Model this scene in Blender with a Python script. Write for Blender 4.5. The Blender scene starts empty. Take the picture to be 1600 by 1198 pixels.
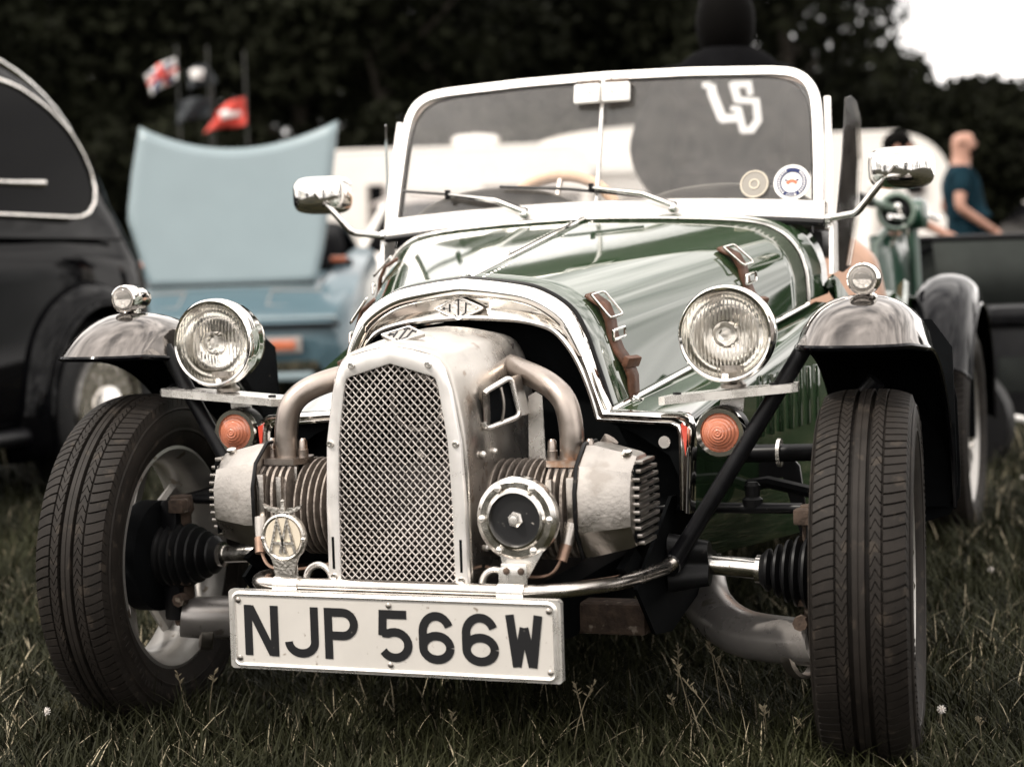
import bpy, bmesh, math, random
import numpy as np
from mathutils import Vector, Matrix, Euler
random.seed(7); rng = np.random.default_rng(7)
R = math.radians; PI = math.pi
SC = bpy.context.scene; COL = SC.collection
# ------------------------------------------------------------------ camera
# world frame = frame of the green car: +X its left flank, +Y rearwards, Z up
YAW, PIT, ROL = R(-20.0713), R(-3.6956), R(-1.8327)
CAM = Vector((1.1194, -2.8585, 0.8058)); FPX = 2841.76
_f = Vector((math.sin(YAW)*math.cos(PIT), math.cos(YAW)*math.cos(PIT), math.sin(PIT)))
_r = Vector((math.cos(YAW), -math.sin(YAW), 0)); _u = _r.cross(_f)
_r2 = math.cos(ROL)*_r + math.sin(ROL)*_u; _u2 = -math.sin(ROL)*_r + math.cos(ROL)*_u
cam = bpy.data.cameras.new('camera'); camo = bpy.data.objects.new('camera', cam); COL.objects.link(camo)
camo.matrix_world = Matrix(((_r2.x,_u2.x,-_f.x,CAM.x),(_r2.y,_u2.y,-_f.y,CAM.y),(_r2.z,_u2.z,-_f.z,CAM.z),(0,0,0,1)))
cam.sensor_width = 36; cam.sensor_fit = 'HORIZONTAL'; cam.lens = FPX/1600*36
cam.clip_start = 0.05; cam.clip_end = 2000
cam.dof.use_dof = True; cam.dof.focus_distance = 2.96; cam.dof.aperture_fstop = 3.5
SC.camera = camo
# ------------------------------------------------------------------ sky, sun, exposure
SUN_EL, SUN_AZ = 52, 222        # azimuth measured from +Y towards +X, where the sun stands
world = bpy.data.worlds.new('World'); SC.world = world; world.use_nodes = True
wn = world.node_tree.nodes; wl = world.node_tree.links; wn.clear()
wo = wn.new('ShaderNodeOutputWorld'); wb = wn.new('ShaderNodeBackground'); wb.inputs[1].default_value = 0.1
sky = wn.new('ShaderNodeTexSky'); sky.sky_type = 'NISHITA'; sky.sun_disc = False
sky.sun_elevation = R(SUN_EL); sky.sun_rotation = R(SUN_AZ); sky.dust_density = 2.0
tc = wn.new('ShaderNodeTexCoord'); mp = wn.new('ShaderNodeMapping'); mp.inputs['Scale'].default_value = (1.0, 1.0, 2.6); mp.inputs['Location'].default_value = (7.9, 0, 0)
n1 = wn.new('ShaderNodeTexNoise'); n1.inputs['Scale'].default_value = 2.2; n1.inputs['Detail'].default_value = 8; n1.inputs['Roughness'].default_value = .58
cr = wn.new('ShaderNodeValToRGB'); cr.color_ramp.elements[0].position = .22; cr.color_ramp.elements[1].position = .42
n2 = wn.new('ShaderNodeTexNoise'); n2.inputs['Scale'].default_value = 3.4; n2.inputs['Detail'].default_value = 5
c2 = wn.new('ShaderNodeValToRGB'); c2.color_ramp.elements[0].position = .3; c2.color_ramp.elements[1].position = .72
c2.color_ramp.elements[0].color = (9.0, 8.75, 8.55, 1); c2.color_ramp.elements[1].color = (40.0, 38.0, 36.2, 1)
mx = wn.new('ShaderNodeMix'); mx.data_type = 'RGBA'
wl.new(tc.outputs['Generated'], mp.inputs[0]); wl.new(mp.outputs[0], n1.inputs[0]); wl.new(mp.outputs[0], n2.inputs[0])
wl.new(n1.outputs[0], cr.inputs[0]); wl.new(n2.outputs[0], c2.inputs[0])
wl.new(cr.outputs[0], mx.inputs[0]); wl.new(sky.outputs[0], mx.inputs[6]); wl.new(c2.outputs[0], mx.inputs[7])
wl.new(mx.outputs[2], wb.inputs[0]); wl.new(wb.outputs[0], wo.inputs[0])
sun = bpy.data.lights.new('sun', 'SUN'); sun.energy = 3.8; sun.angle = R(2.0); sun.color = (1, .93, .84)
suno = bpy.data.objects.new('sun', sun); COL.objects.link(suno)
_sd = Vector((math.sin(R(SUN_AZ))*math.cos(R(SUN_EL)), math.cos(R(SUN_AZ))*math.cos(R(SUN_EL)), math.sin(R(SUN_EL))))
suno.rotation_euler = _sd.to_track_quat('Z', 'Y').to_euler(); suno.location = _sd*30
SC.view_settings.view_transform = 'Standard'; SC.view_settings.look = 'None'
SC.view_settings.exposure = 0.0; SC.view_settings.gamma = 1.0
SC.render.engine = 'CYCLES'
# ------------------------------------------------------------------ materials
def mat(name, col, rough=.5, metal=0, var=0, vs=8, rvar=0, bump=0, bs=60, coat=0, trans=0, ior=1.45, spec=.5, stretch=None, dirt=None, alpha=1):
    m = bpy.data.materials.new(name); m.use_nodes = True; nt = m.node_tree; n = nt.nodes; l = nt.links
    p = n['Principled BSDF']; p.inputs['Base Color'].default_value = (*col, 1); p.inputs['Roughness'].default_value = rough
    p.inputs['Metallic'].default_value = metal; p.inputs['IOR'].default_value = ior
    p.inputs['Specular IOR Level'].default_value = spec
    p.inputs['Coat Weight'].default_value = coat; p.inputs['Coat Roughness'].default_value = .03
    p.inputs['Transmission Weight'].default_value = trans; p.inputs['Alpha'].default_value = alpha
    t = n.new('ShaderNodeTexCoord'); mpn = n.new('ShaderNodeMapping'); l.new(t.outputs['Object'], mpn.inputs[0])
    if stretch: mpn.inputs['Scale'].default_value = stretch
    base = None
    if var or rvar:
        ns = n.new('ShaderNodeTexNoise'); ns.inputs['Scale'].default_value = vs; ns.inputs['Detail'].default_value = 7; ns.inputs['Roughness'].default_value = .62
        l.new(mpn.outputs[0], ns.inputs[0])
        if var:
            mr = n.new('ShaderNodeMapRange'); mr.inputs['From Min'].default_value = .3; mr.inputs['From Max'].default_value = .7
            mr.inputs['To Min'].default_value = 1-var; mr.inputs['To Max'].default_value = 1+var*.6; l.new(ns.outputs[0], mr.inputs[0])
            mm = n.new('ShaderNodeVectorMath'); mm.operation = 'SCALE'; mm.inputs[0].default_value = col; l.new(mr.outputs[0], mm.inputs['Scale'])
            base = mm.outputs[0]; l.new(base, p.inputs['Base Color'])
        if rvar:
            mr2 = n.new('ShaderNodeMapRange'); mr2.inputs['From Min'].default_value = .3; mr2.inputs['From Max'].default_value = .7
            mr2.inputs['To Min'].default_value = max(rough-rvar, .01); mr2.inputs['To Max'].default_value = rough+rvar; l.new(ns.outputs[0], mr2.inputs[0])
            l.new(mr2.outputs[0], p.inputs['Roughness'])
    if dirt:   # specks / grime with a shape of their own: (colour, scale, threshold)
        dn = n.new('ShaderNodeTexNoise'); dn.inputs['Scale'].default_value = dirt[1]; dn.inputs['Detail'].default_value = 6; l.new(t.outputs['Object'], dn.inputs[0])
        dr = n.new('ShaderNodeMapRange'); dr.inputs['From Min'].default_value = dirt[2]; dr.inputs['From Max'].default_value = dirt[2]+.06; l.new(dn.outputs[0], dr.inputs[0])
        dm = n.new('ShaderNodeMix'); dm.data_type = 'RGBA'; l.new(dr.outputs[0], dm.inputs[0])
        if base: l.new(base, dm.inputs[6])
        else: dm.inputs[6].default_value = (*col, 1)
        dm.inputs[7].default_value = (*dirt[0], 1); l.new(dm.outputs[2], p.inputs['Base Color'])
    if bump:
        bn = n.new('ShaderNodeTexNoise'); bn.inputs['Scale'].default_value = bs; bn.inputs['Detail'].default_value = 5; l.new(mpn.outputs[0], bn.inputs[0])
        bb = n.new('ShaderNodeBump'); bb.inputs['Strength'].default_value = bump; bb.inputs['Distance'].default_value = .004
        l.new(bn.outputs[0], bb.inputs['Height']); l.new(bb.outputs[0], p.inputs['Normal'])
    return m
M = {}
M['chrome'] = mat('chrome', (.83,.81,.78), .06, 1, rvar=.03, vs=30)
M['chrome_worn'] = mat('worn_chrome', (.74,.71,.67), .17, 1, var=.2, vs=40, rvar=.1, dirt=((.25,.21,.17),120,.66))
M['alu'] = mat('polished_aluminium', (.84,.81,.77), .28, .8, var=.08, vs=25, rvar=.1, bump=.03, bs=120)
M['bar_metal'] = mat('brushed_bar', (.62,.58,.54), .24, 1, var=.15, vs=30, rvar=.08)
M['wire'] = mat('mesh_wire', (.50,.46,.43), .4, .8, var=.2, vs=60)
M['frame_alu'] = mat('satin_aluminium_frame', (.86,.83,.80), .34, .62, var=.05, vs=20, rvar=.08)
M['cowl'] = mat('hand_beaten_aluminium', (.50,.47,.435), .30, .94, var=.22, vs=9, rvar=.14, bump=.12, bs=22, dirt=((.34,.29,.25),30,.62))
M['cast'] = mat('cast_aluminium', (.42,.39,.36), .34, 1, var=.16, vs=18, rvar=.12, bump=.12, bs=150, dirt=((.34,.31,.28),14,.62))
M['fin'] = mat('sooty_cast_iron', (.30,.26,.23), .6, .7, var=.45, vs=60, bump=.5, bs=160)
M['pipe'] = mat('heat_tinted_steel', (.38,.33,.295), .34, 1, var=.25, vs=9, rvar=.12, bump=.05, bs=80, dirt=((.30,.19,.13),14,.58))
M['green'] = mat('british_green_paint', (.022,.044,.020), .4, 0, spec=0, var=.08, vs=3, coat=1.0, bump=.012, bs=5, dirt=((.02,.07,.04),140,.70))
M['dark_chrome'] = mat('black_nickel_plate', (.17,.155,.145), .07, 1, rvar=.04, vs=20, bump=.02, bs=9)
M['green'].node_tree.nodes['Principled BSDF'].inputs['Coat IOR'].default_value = 2.5; M['green'].node_tree.nodes['Principled BSDF'].inputs['Coat Roughness'].default_value = .05
M['black_gloss'] = mat('black_gloss_paint', (.003,.003,.004), .10, 0, spec=.05, coat=.26, bump=.02, bs=9, dirt=((.05,.045,.04),70,.69))
M['black'] = mat('satin_black', (.006,.006,.007), .38, 0, spec=.22, var=.4, vs=30, dirt=((.07,.06,.05),160,.70))
M['saloon_black'] = mat('saloon_black_paint', (.002,.002,.0025), .3, 0, spec=.0, coat=.24, bump=.02, bs=6)
M['matt_black'] = mat('matt_black', (.004,.0045,.005), .8, var=.4, vs=20, spec=.05, dirt=((.05,.045,.04),190,.72))
M['tyre'] = mat('tyre_rubber', (.0155,.0128,.0108), .62, 0, spec=.18, var=.35, vs=26, bump=.12, bs=300, dirt=((.030,.024,.019),40,.60))
M['rubber'] = mat('black_rubber', (.007,.007,.0075), .40, 0, spec=.25, var=.3, vs=40, dirt=((.04,.035,.03),70,.66))
M['rim'] = mat('silver_alloy', (.40,.385,.365), .4, .8, var=.15, vs=20, dirt=((.18,.15,.12),35,.64))
M['white'] = mat('white_paint', (.80,.78,.75), .35, 0, var=.05, vs=6)
M['plate'] = mat('number_plate_white', (.50,.475,.44), .42, 0, var=.06, vs=12, dirt=((.20,.165,.13),62,.665), coat=.3)
M['ink'] = mat('plate_black', (.008,.008,.009), .4, dirt=((.30,.28,.26),95,.73))
M['amber'] = mat('amber_lens', (.72,.25,.145), .10, 0, coat=1, trans=.3)
M['red'] = mat('red_reflector', (.55,.06,.035), .2, 0, coat=1)
M['leather'] = mat('brown_leather', (.10,.042,.022), .5, 0, var=.45, vs=35, bump=.35, bs=120)
M['enamel'] = mat('cream_enamel', (.62,.55,.44), .3, 0, var=.1, vs=50, coat=.4)
M['badge'] = mat('badge_metal', (.66,.62,.57), .3, 1, var=.3, vs=90, bump=.3, bs=220)
M['steel'] = mat('dull_steel', (.36,.33,.30), .4, 1, var=.3, vs=30, rvar=.1)
M['arm'] = mat('grey_painted_arm', (.32,.30,.285), .32, .6, var=.18, vs=12, rvar=.1, dirt=((.16,.14,.125),24,.64))
M['rust'] = mat('rusty_iron', (.075,.05,.036), .85, 0, var=.6, vs=45, bump=.8, bs=90, dirt=((.24,.20,.16),40,.60))
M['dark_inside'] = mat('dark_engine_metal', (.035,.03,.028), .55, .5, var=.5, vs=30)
M['copper'] = mat('copper_wire', (.30,.20,.15), .45, .9, var=.3, vs=40)
M['reflector'] = mat('lamp_reflector', (.88,.86,.82), .12, 1)
M['lens'] = mat('lamp_lens_glass', (.98,.97,.95), .02, 0, trans=1, ior=1.3)
M['frosted'] = mat('frosted_lens', (.62,.59,.56), .05, 0, trans=.8, ior=1.3)
M['bulb'] = mat('bulb_glass', (.95,.93,.9), .05, 0, trans=.7, ior=1.3)
M['peach'] = mat('wheel_rim_leather', (.55,.36,.24), .6, var=.15, vs=60)
M['beige'] = mat('beige_vinyl', (.26,.24,.21), .5, var=.1, vs=8)
M['horn_face'] = mat('horn_black_disc', (.010,.010,.011), .35, 0, coat=.3, dirt=((.35,.32,.29),110,.66))
M['tan'] = mat('tan_vinyl', (.36,.22,.155), .5, var=.1, vs=10)
M['skin'] = mat('skin', (.36,.19,.135), .5, var=.1, vs=12)
M['hair'] = mat('dark_hair', (.0025,.0022,.002), .7, spec=.03)
M['hoodie'] = mat('black_cotton_hoodie', (.0045,.0045,.005), .9, var=.4, vs=10, bump=.9, bs=9, spec=.03)
M['teal'] = mat('teal_cotton', (.008,.024,.034), .9, var=.4, vs=9, bump=1.0, bs=11, spec=.05)
M['jeans'] = mat('dark_denim', (.02,.024,.035), .9, var=.2, vs=20)
M['white_cloth'] = mat('white_cotton', (.75,.72,.68), .9, var=.08, vs=6)
M['print'] = mat('white_print', (.82,.80,.78), .7)
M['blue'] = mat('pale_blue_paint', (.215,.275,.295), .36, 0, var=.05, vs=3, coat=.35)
M['blue_dark'] = mat('shaded_blue_paint', (.055,.095,.115), .3, 0, var=.06, vs=3, spec=.2, coat=.25)  # darker copy of the pale blue, shade painted into body and wings
M['caravan'] = mat('caravan_white', (.80,.76,.71), .4, var=.06, vs=1.5)
M['grey_trim'] = mat('grey_trim', (.30,.27,.25), .5, var=.15, vs=3)
M['window'] = mat('dark_window', (.0025,.0025,.003), .06, 0, spec=.025)
M['fabric'] = mat('black_nylon', (.020,.023,.021), .7, var=.35, vs=4, bump=.4, bs=12, spec=.15)
M['bark'] = mat('bark', (.035,.028,.02), .9, var=.4, vs=6, bump=.6, bs=12)
M['flag_red'] = mat('flag_red', (.62,.07,.05), .8); M['flag_dark'] = mat('flag_dark', (.02,.024,.028), .8, var=.3, vs=4)
M['flag_white'] = mat('flag_white', (.78,.75,.73), .8); M['flag_navy'] = mat('flag_navy', (.02,.03,.10), .8)
M['orange'] = mat('orange_lamp', (.52,.15,.075), .2, coat=.6)
M['straw'] = mat('straw_grass', (.24,.20,.13), .7, var=.3, vs=5)
M['clover'] = mat('clover_white', (.75,.70,.66), .8)

def glass_mat(name, dust, tint=(1,1,1), dcol=(.72,.66,.60), ds=35):
    m = bpy.data.materials.new(name); m.use_nodes = True; nt = m.node_tree; n = nt.nodes; l = nt.links; n.clear()
    o = n.new('ShaderNodeOutputMaterial'); tr = n.new('ShaderNodeBsdfTransparent'); tr.inputs[0].default_value = (*tint, 1)
    gl = n.new('ShaderNodeBsdfGlossy'); gl.inputs['Roughness'].default_value = .02
    df = n.new('ShaderNodeBsdfDiffuse'); df.inputs[0].default_value = (*dcol, 1)
    fr = n.new('ShaderNodeFresnel'); fr.inputs[0].default_value = 1.5
    t = n.new('ShaderNodeTexCoord'); ns = n.new('ShaderNodeTexNoise'); ns.inputs['Scale'].default_value = ds; ns.inputs['Detail'].default_value = 8
    l.new(t.outputs['Object'], ns.inputs[0]); mr = n.new('ShaderNodeMapRange'); mr.inputs['From Min'].default_value = .3; mr.inputs['From Max'].default_value = .72
    mr.inputs['To Min'].default_value = dust*.7; mr.inputs['To Max'].default_value = dust*1.4; l.new(ns.outputs[0], mr.inputs[0])
    m1 = n.new('ShaderNodeMixShader'); l.new(mr.outputs[0], m1.inputs[0]); l.new(tr.outputs[0], m1.inputs[1]); l.new(df.outputs[0], m1.inputs[2])
    m2 = n.new('ShaderNodeMixShader'); l.new(fr.outputs[0], m2.inputs[0]); l.new(m1.outputs[0], m2.inputs[1]); l.new(gl.outputs[0], m2.inputs[2])
    l.new(m2.outputs[0], o.inputs[0]); return m
M['glass'] = glass_mat('dusty_windscreen_glass', .05)
M['perspex'] = glass_mat('scuffed_perspex', .05, (.93,.92,.9))
M['car_glass'] = glass_mat('side_window_glass', .01, (.25,.25,.26))

# ------------------------------------------------------------------ mesh helpers
class B:
    def __init__(s): s.v = []; s.f = []
    def add(s, v, f):
        o = len(s.v); s.v += [tuple(x) for x in v]; s.f += [tuple(i+o for i in q) for q in f]; return s
    def box(s, c, sz, rot=None, bev=0):
        bm = bmesh.new(); bmesh.ops.create_cube(bm, size=1); bmesh.ops.scale(bm, vec=sz, verts=bm.verts)
        if bev: bmesh.ops.bevel(bm, geom=bm.edges[:], offset=bev, segments=2, profile=.6, affect='EDGES')
        mt = Matrix.Translation(c) @ (Euler(rot).to_matrix().to_4x4() if rot else Matrix())
        bmesh.ops.transform(bm, matrix=mt, verts=bm.verts); bm.verts.index_update()
        s.add([v.co[:] for v in bm.verts], [[v.index for v in f.verts] for f in bm.faces]); bm.free(); return s
    def tube(s, path, r, n=12, caps=True, closed=False):
        P = [Vector(p) for p in path]; k = len(P); rs = r if hasattr(r, '__len__') else [r]*k
        up = None; rings = []
        for i, p in enumerate(P):
            if closed: t = P[(i+1) % k]-P[i-1]
            else: t = P[min(i+1, k-1)]-P[max(i-1, 0)]
            t.normalize()
            if up is None: up = Vector((0,0,1)) if abs(t.z) < .9 else Vector((1,0,0))
            a = t.cross(up); a.normalize(); up = a.cross(t); b = up
            rings.append([p + rs[i]*(math.cos(2*PI*j/n)*a + math.sin(2*PI*j/n)*b) for j in range(n)])
        v = [q for g in rings for q in g]; f = []
        for i in range(k if closed else k-1):
            i2 = (i+1) % k
            for j in range(n): f.append((i*n+j, i*n+(j+1) % n, i2*n+(j+1) % n, i2*n+j))
        if caps and not closed: f.append(tuple(range(n))[::-1]); f.append(tuple((k-1)*n+j for j in range(n)))
        return s.add(v, f)
    def lathe(s, prof, o, ax, n=32, closed=False, caps=True):   # prof: (radius, distance along ax)
        ax = Vector(ax).normalized(); o = Vector(o); a = ax.orthogonal().normalized(); b = ax.cross(a)
        v = []; f = []; k = len(prof)
        for (r, h) in prof:
            for j in range(n): v.append(o + ax*h + r*(math.cos(2*PI*j/n)*a + math.sin(2*PI*j/n)*b))
        for i in range(k if closed else k-1):
            i2 = (i+1) % k
            for j in range(n): f.append((i*n+j, i*n+(j+1) % n, i2*n+(j+1) % n, i2*n+j))
        if not closed and caps:
            if prof[0][0] > 1e-6: f.append(tuple(range(n))[::-1])
            if prof[-1][0] > 1e-6: f.append(tuple((k-1)*n+j for j in range(n)))
        return s.add(v, f)
    def grid(s, rows, cu=False, cv=False):
        m = len(rows); n = len(rows[0]); f = []
        for i in range(m if cv else m-1):
            for j in range(n if cu else n-1):
                i2 = (i+1) % m; j2 = (j+1) % n; f.append((i*n+j, i*n+j2, i2*n+j2, i2*n+j))
        return s.add([p for r in rows for p in r], f)
    def prism(s, poly, fn, d):    # poly (a,b) -> fn(a,b,depth)
        n = len(poly); v = [fn(a, b, 0) for a, b in poly] + [fn(a, b, d) for a, b in poly]
        f = [tuple(range(n)), tuple(range(2*n-1, n-1, -1))] + [(i, n+i, n+(i+1) % n, (i+1) % n) for i in range(n)]
        return s.add(v, f)
    def ribbon(s, pts, w, fn, d):  # flat stroke of width w along 2-D points, extruded d
        P = [Vector(p) for p in pts]; k = len(P); Ls = []; Rs = []
        for i in range(k):
            a = (P[i]-P[i-1]).normalized() if i else None; b = (P[i+1]-P[i]).normalized() if i < k-1 else None
            if a is None: a = b
            if b is None: b = a
            t = (a+b); t = t.normalized() if t.length > 1e-6 else a
            nn = Vector((-t.y, t.x)); c = max(.45, nn.dot(Vector((-a.y, a.x))))
            Ls.append(P[i]+nn*w/2/c); Rs.append(P[i]-nn*w/2/c)
        v = []; f = []
        for dd in (0, d):
            for i in range(k): v += [fn(Ls[i].x, Ls[i].y, dd), fn(Rs[i].x, Rs[i].y, dd)]
        o = 2*k
        for i in range(k-1):
            a = 2*i; f += [(a, a+1, a+3, a+2), (o+a, o+a+2, o+a+3, o+a+1), (a, a+2, o+a+2, o+a), (a+1, o+a+1, o+a+3, a+3)]
        f += [(0, o, o+1, 1), (2*k-2, 2*k-1, o+2*k-1, o+2*k-2)]
        return s.add(v, f)
    def sphere(s, c, r, nu=20, nv=12):
        rr = r if hasattr(r, '__len__') else (r, r, r)
        rows = [[(c[0]+rr[0]*math.sin(PI*i/nv)*math.cos(2*PI*j/nu), c[1]+rr[1]*math.sin(PI*i/nv)*math.sin(2*PI*j/nu), c[2]+rr[2]*math.cos(PI*i/nv)) for j in range(nu)] for i in range(nv+1)]
        return s.grid(rows, cu=True)
    def build(s, name, m, parent=None, ang=40, sub=0, solid=0, mods=None):
        me = bpy.data.meshes.new(name); me.from_pydata(s.v, [], s.f); me.validate()
        bm = bmesh.new(); bm.from_mesh(me); bmesh.ops.remove_doubles(bm, verts=bm.verts, dist=1e-5); bmesh.ops.recalc_face_normals(bm, faces=bm.faces); bm.to_mesh(me); bm.free()
        me.materials.append(M[m] if isinstance(m, str) else m)
        if ang: me.shade_smooth(); me.set_sharp_from_angle(angle=R(ang))
        o = bpy.data.objects.new(name, me); COL.objects.link(o); o.parent = parent
        if solid: md = o.modifiers.new('solid', 'SOLIDIFY'); md.thickness = solid; md.offset = -1
        if sub: md = o.modifiers.new('sub', 'SUBSURF'); md.levels = sub; md.render_levels = sub
        return o
def tag(o, label, cat, group=None, kind=None):
    if label: o['label'] = label
    if cat: o['category'] = cat
    if group: o['group'] = group
    if kind: o['kind'] = kind
    return o
def thing(name, label, cat, loc=(0,0,0), rz=0, group=None):
    o = bpy.data.objects.new(name, None); COL.objects.link(o); o.location = loc; o.rotation_euler = (0,0,rz); o.empty_display_size = .2
    return tag(o, label, cat, group)
def copy_tree(o, parent=None):
    c = o.copy(); COL.objects.link(c); c.parent = parent
    for ch in list(o.children): copy_tree(ch, c)
    return c
def smooth(pts, n=6):              # Catmull-Rom through points
    P = [Vector(p) for p in pts]; out = []
    for i in range(len(P)-1):
        a = P[max(i-1, 0)]; b = P[i]; c = P[i+1]; d = P[min(i+2, len(P)-1)]
        for k in range(n):
            t = k/n; out.append(.5*((2*b)+(c-a)*t+(2*a-5*b+4*c-d)*t*t+(3*b-a-3*c+d)*t**3))
    out.append(P[-1]); return out
def fillet(pts, r, n=6):           # round the corners of a polyline
    P = [Vector(p) for p in pts]; out = [P[0]]
    for i in range(1, len(P)-1):
        a = (P[i-1]-P[i]); b = (P[i+1]-P[i]); k = min(r, a.length*.49, b.length*.49); p = P[i]+a.normalized()*k; q = P[i]+b.normalized()*k
        for j in range(n+1):
            t = j/n; out.append((1-t)**2*p+2*t*(1-t)*P[i]+t*t*q)
    return out+[P[-1]]
def arc(cx, cy, r, a0, a1, n=10, ry=None):
    return [(cx+r*math.cos(R(a0+(a1-a0)*i/n)), cy+(ry or r)*math.sin(R(a0+(a1-a0)*i/n))) for i in range(n+1)]
def resample(pts, n):
    P = [Vector(p) for p in pts]; L = [0]
    for i in range(1, len(P)): L.append(L[-1]+(P[i]-P[i-1]).length)
    out = []; j = 0
    for i in range(n):
        t = L[-1]*i/(n-1)
        while j < len(P)-2 and L[j+1] < t: j += 1
        k = (t-L[j])/max(L[j+1]-L[j], 1e-9); out.append(P[j].lerp(P[j+1], k))
    return out
# ------------------------------------------------------------------ ground
def ground_mat():
    m = mat('lawn_soil', (.010,.010,.006), .95, var=.5, vs=7, bump=.9, bs=40, spec=.1, dirt=((.055,.05,.025),3,.55)); return m
g = B().grid([[(-400+800*i/4, -300+700*j/4, 0) for i in range(5)] for j in range(5)]).build('ground', ground_mat(), ang=0)
g['kind'] = 'structure'; g.location.z = .012
# ================================================================== GREEN KIT CAR
car = thing('kit_car', 'green open kit car with exposed twin engine, wire mesh grille and number plate NJP 566W', 'car')
def XZ(y): return lambda a, b, d: (a, y-d, b)         # plane facing the front (depth towards -Y)
def half(pts): # right half (bottom..top centre) -> full outline right bottom .. left bottom
    return list(pts)+[(-a, b) for a, b in reversed(pts[:-1])]
# ---- bonnet
fr = [(.248,.566),(.236,.605),(.222,.648),(.207,.692),(.181,.735),(.127,.767),(.062,.780),(0,.787)]
re = [(.448,.715),(.447,.745),(.443,.782),(.427,.822),(.392,.856),(.330,.876),(.18,.888),(0,.894)]
def outline(t, off=0):
    p = [((1-t)*a[0]+t*b[0], (1-t)*a[1]+t*b[1]) for a, b in zip(fr, re)]
    q = [Vector((x, z)) for x, z in p]; s = smooth(q, 5); s = [(v.x+off*(1 if v.x > .05 else 0), v.y+off) for v in s]
    return half(s)
def bon_pt(t, k):          # point on the bonnet skin: t front to rear, k index of outline fraction 0..1 (right half)
    o = outline(t); i = k*(len(o)//2); j = int(i); f = i-j; a = o[j]; b = o[min(j+1, len(o)-1)]
    return Vector((a[0]*(1-f)+b[0]*f, .66*t, a[1]*(1-f)+b[1]*f))
rows = [[(x, .004+.656*t, z) for x, z in outline(t)] for t in [i/12 for i in range(13)]]
bonnet = B().grid(rows).build('bonnet', 'green', car, ang=50, solid=.004)
hb = B(); hb.tube([(0,.012,.789),(0,.66,.897)], .0045, 8); hb.build('hinge', 'chrome', bonnet)
rv = B()
for i in range(34):
    t = .03+.94*i/33
    for s in (-1, 1):
        p = bon_pt(t, .93); rv.sphere((s*.022, p.y+.004, outline(t)[int(len(outline(t))//2)][1]-.0018), (.0036,.0036,.0022), 8, 4)
rivets = rv.build('rivet_row', 'alu', bonnet); rivets['kind'] = 'stuff'
for s in (-1, 1):
    tr = B().tube([(s*(fr[0][0]+.003+t*.2), .66*t, fr[0][1]-.001+t*(re[0][1]-fr[0][1])) for t in [i/8 for i in range(9)]], .0042, 8)
    tr.build('trim_strip', 'chrome', bonnet)
B().tube([(x*1.004, .668, z+.002) for x, z in outline(1)], .0048, 8).build('rear_edge_trim', 'chrome_worn', car)
# straps
def strap(s, t):
    st = B(); pts = []
    for k in (.60,.52,.44,.36,.28,.2,.12,.04,.0):
        p = bon_pt(t, k); pts.append(Vector((s*p.x, p.y+.02*(.6-k), p.z)))
    w = .0135; rws = []
    for i, p in enumerate(pts):
        lift = .010+.006*math.sin(i*1.4)
        n = Vector((s*.9, 0, .42)); q = p+n*lift; tg = Vector((s*.30,.954,.14))*w; rws.append([q-tg, q+tg])
    o = st.grid(rws).build('bonnet_strap', 'leather', car, solid=.006)
    bk = B(); p = pts[0].lerp(pts[1], .3)+Vector((s*.012,0,.006)); q = pts[2]+Vector((s*.012,0,.006))
    tg = Vector((s*.30,.954,.14))*.019; p = p+Vector((s*.004,0,.004)); q = q+Vector((s*.008,0,.004))
    bk.tube(fillet([p-tg, p+tg, q+tg, q-tg, p-tg], .008, 4), .0024, 6)
    bk.build('buckle', 'chrome_worn', o)
    m = pts[3]+Vector((s*.013,0,.006)); B().tube(fillet([m-tg*.9+Vector((0,0,-.008)), m+tg*.9+Vector((0,0,-.008)), m+tg*.9+Vector((0,0,.008)), m-tg*.9+Vector((0,0,.008)), m-tg*.9+Vector((0,0,-.008))], .003, 3), .0028, 6).build('prong_frame', 'chrome', o)
    lp = pts[5]; B().box(lp+Vector((s*.017,0,.007)), (.012,.040,.018), (0,s*.42,-s*.30), .003).build('keeper_loop', 'leather', o)
    e = pts[-1]; B().tube(fillet([e+Vector((s*.006,-.018,.004)), e+Vector((s*.018,-.016,-.003)), e+Vector((s*.018,.016,-.003)), e+Vector((s*.006,.018,.004))], .006, 4), .0028, 6).build('anchor_loop', 'chrome', o)
for s in (-1, 1): strap(s, .085); strap(s, .70)
# ---- chrome surround of the opening
O = [(.384,.398),(.391,.545),(.379,.559),(.251,.566),(.238,.600),(.222,.648),(.207,.692),(.181,.735),(.127,.767),(.062,.780),(0,.787)]
I = [(.371,.404),(.372,.535),(.362,.545),(.232,.552),(.222,.590),(.205,.635),(.184,.672),(.156,.700),(.110,.714),(.060,.719),(0,.722)]
Oh = [Vector(p) for p in O]; Ih = [Vector(p) for p in I]
Mh = []
for o, i in zip(Oh, Ih):
    d = i-o; L = d.length; Mh.append(o+d*min(1, .030/L) if L > .034 else o+d*.80)
def mkfull(h):
    a = [Vector((p.x, p.y)) for p in h]; lo = a[:4]; hi = a[3:]
    sm = [lo[0], lo[0].lerp(lo[1], .5), lo[1].lerp(lo[0], .06), lo[1].lerp(lo[2], .5), lo[2].lerp(lo[3], .06), lo[2].lerp(lo[3], .5), lo[3].lerp(lo[2], .05)]+smooth(hi, 5)
    return half([(p.x, p.y) for p in sm])
FO, FM, FI = mkfull(Oh), mkfull(Mh), mkfull(Ih)
def mixp(A, Bq, t): return [(a[0]*(1-t)+b[0]*t, a[1]*(1-t)+b[1]*t) for a, b in zip(A, Bq)]
srows = [[(x, y, z) for x, z in P] for P, y in ((FO, .006), (FO, -.022), (mixp(FO, FM, .12), -.031), (mixp(FO, FM, .5), -.036), (mixp(FO, FM, .88), -.034), (FM, -.028), (mixp(FM, FI, .03), -.016))]
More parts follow.
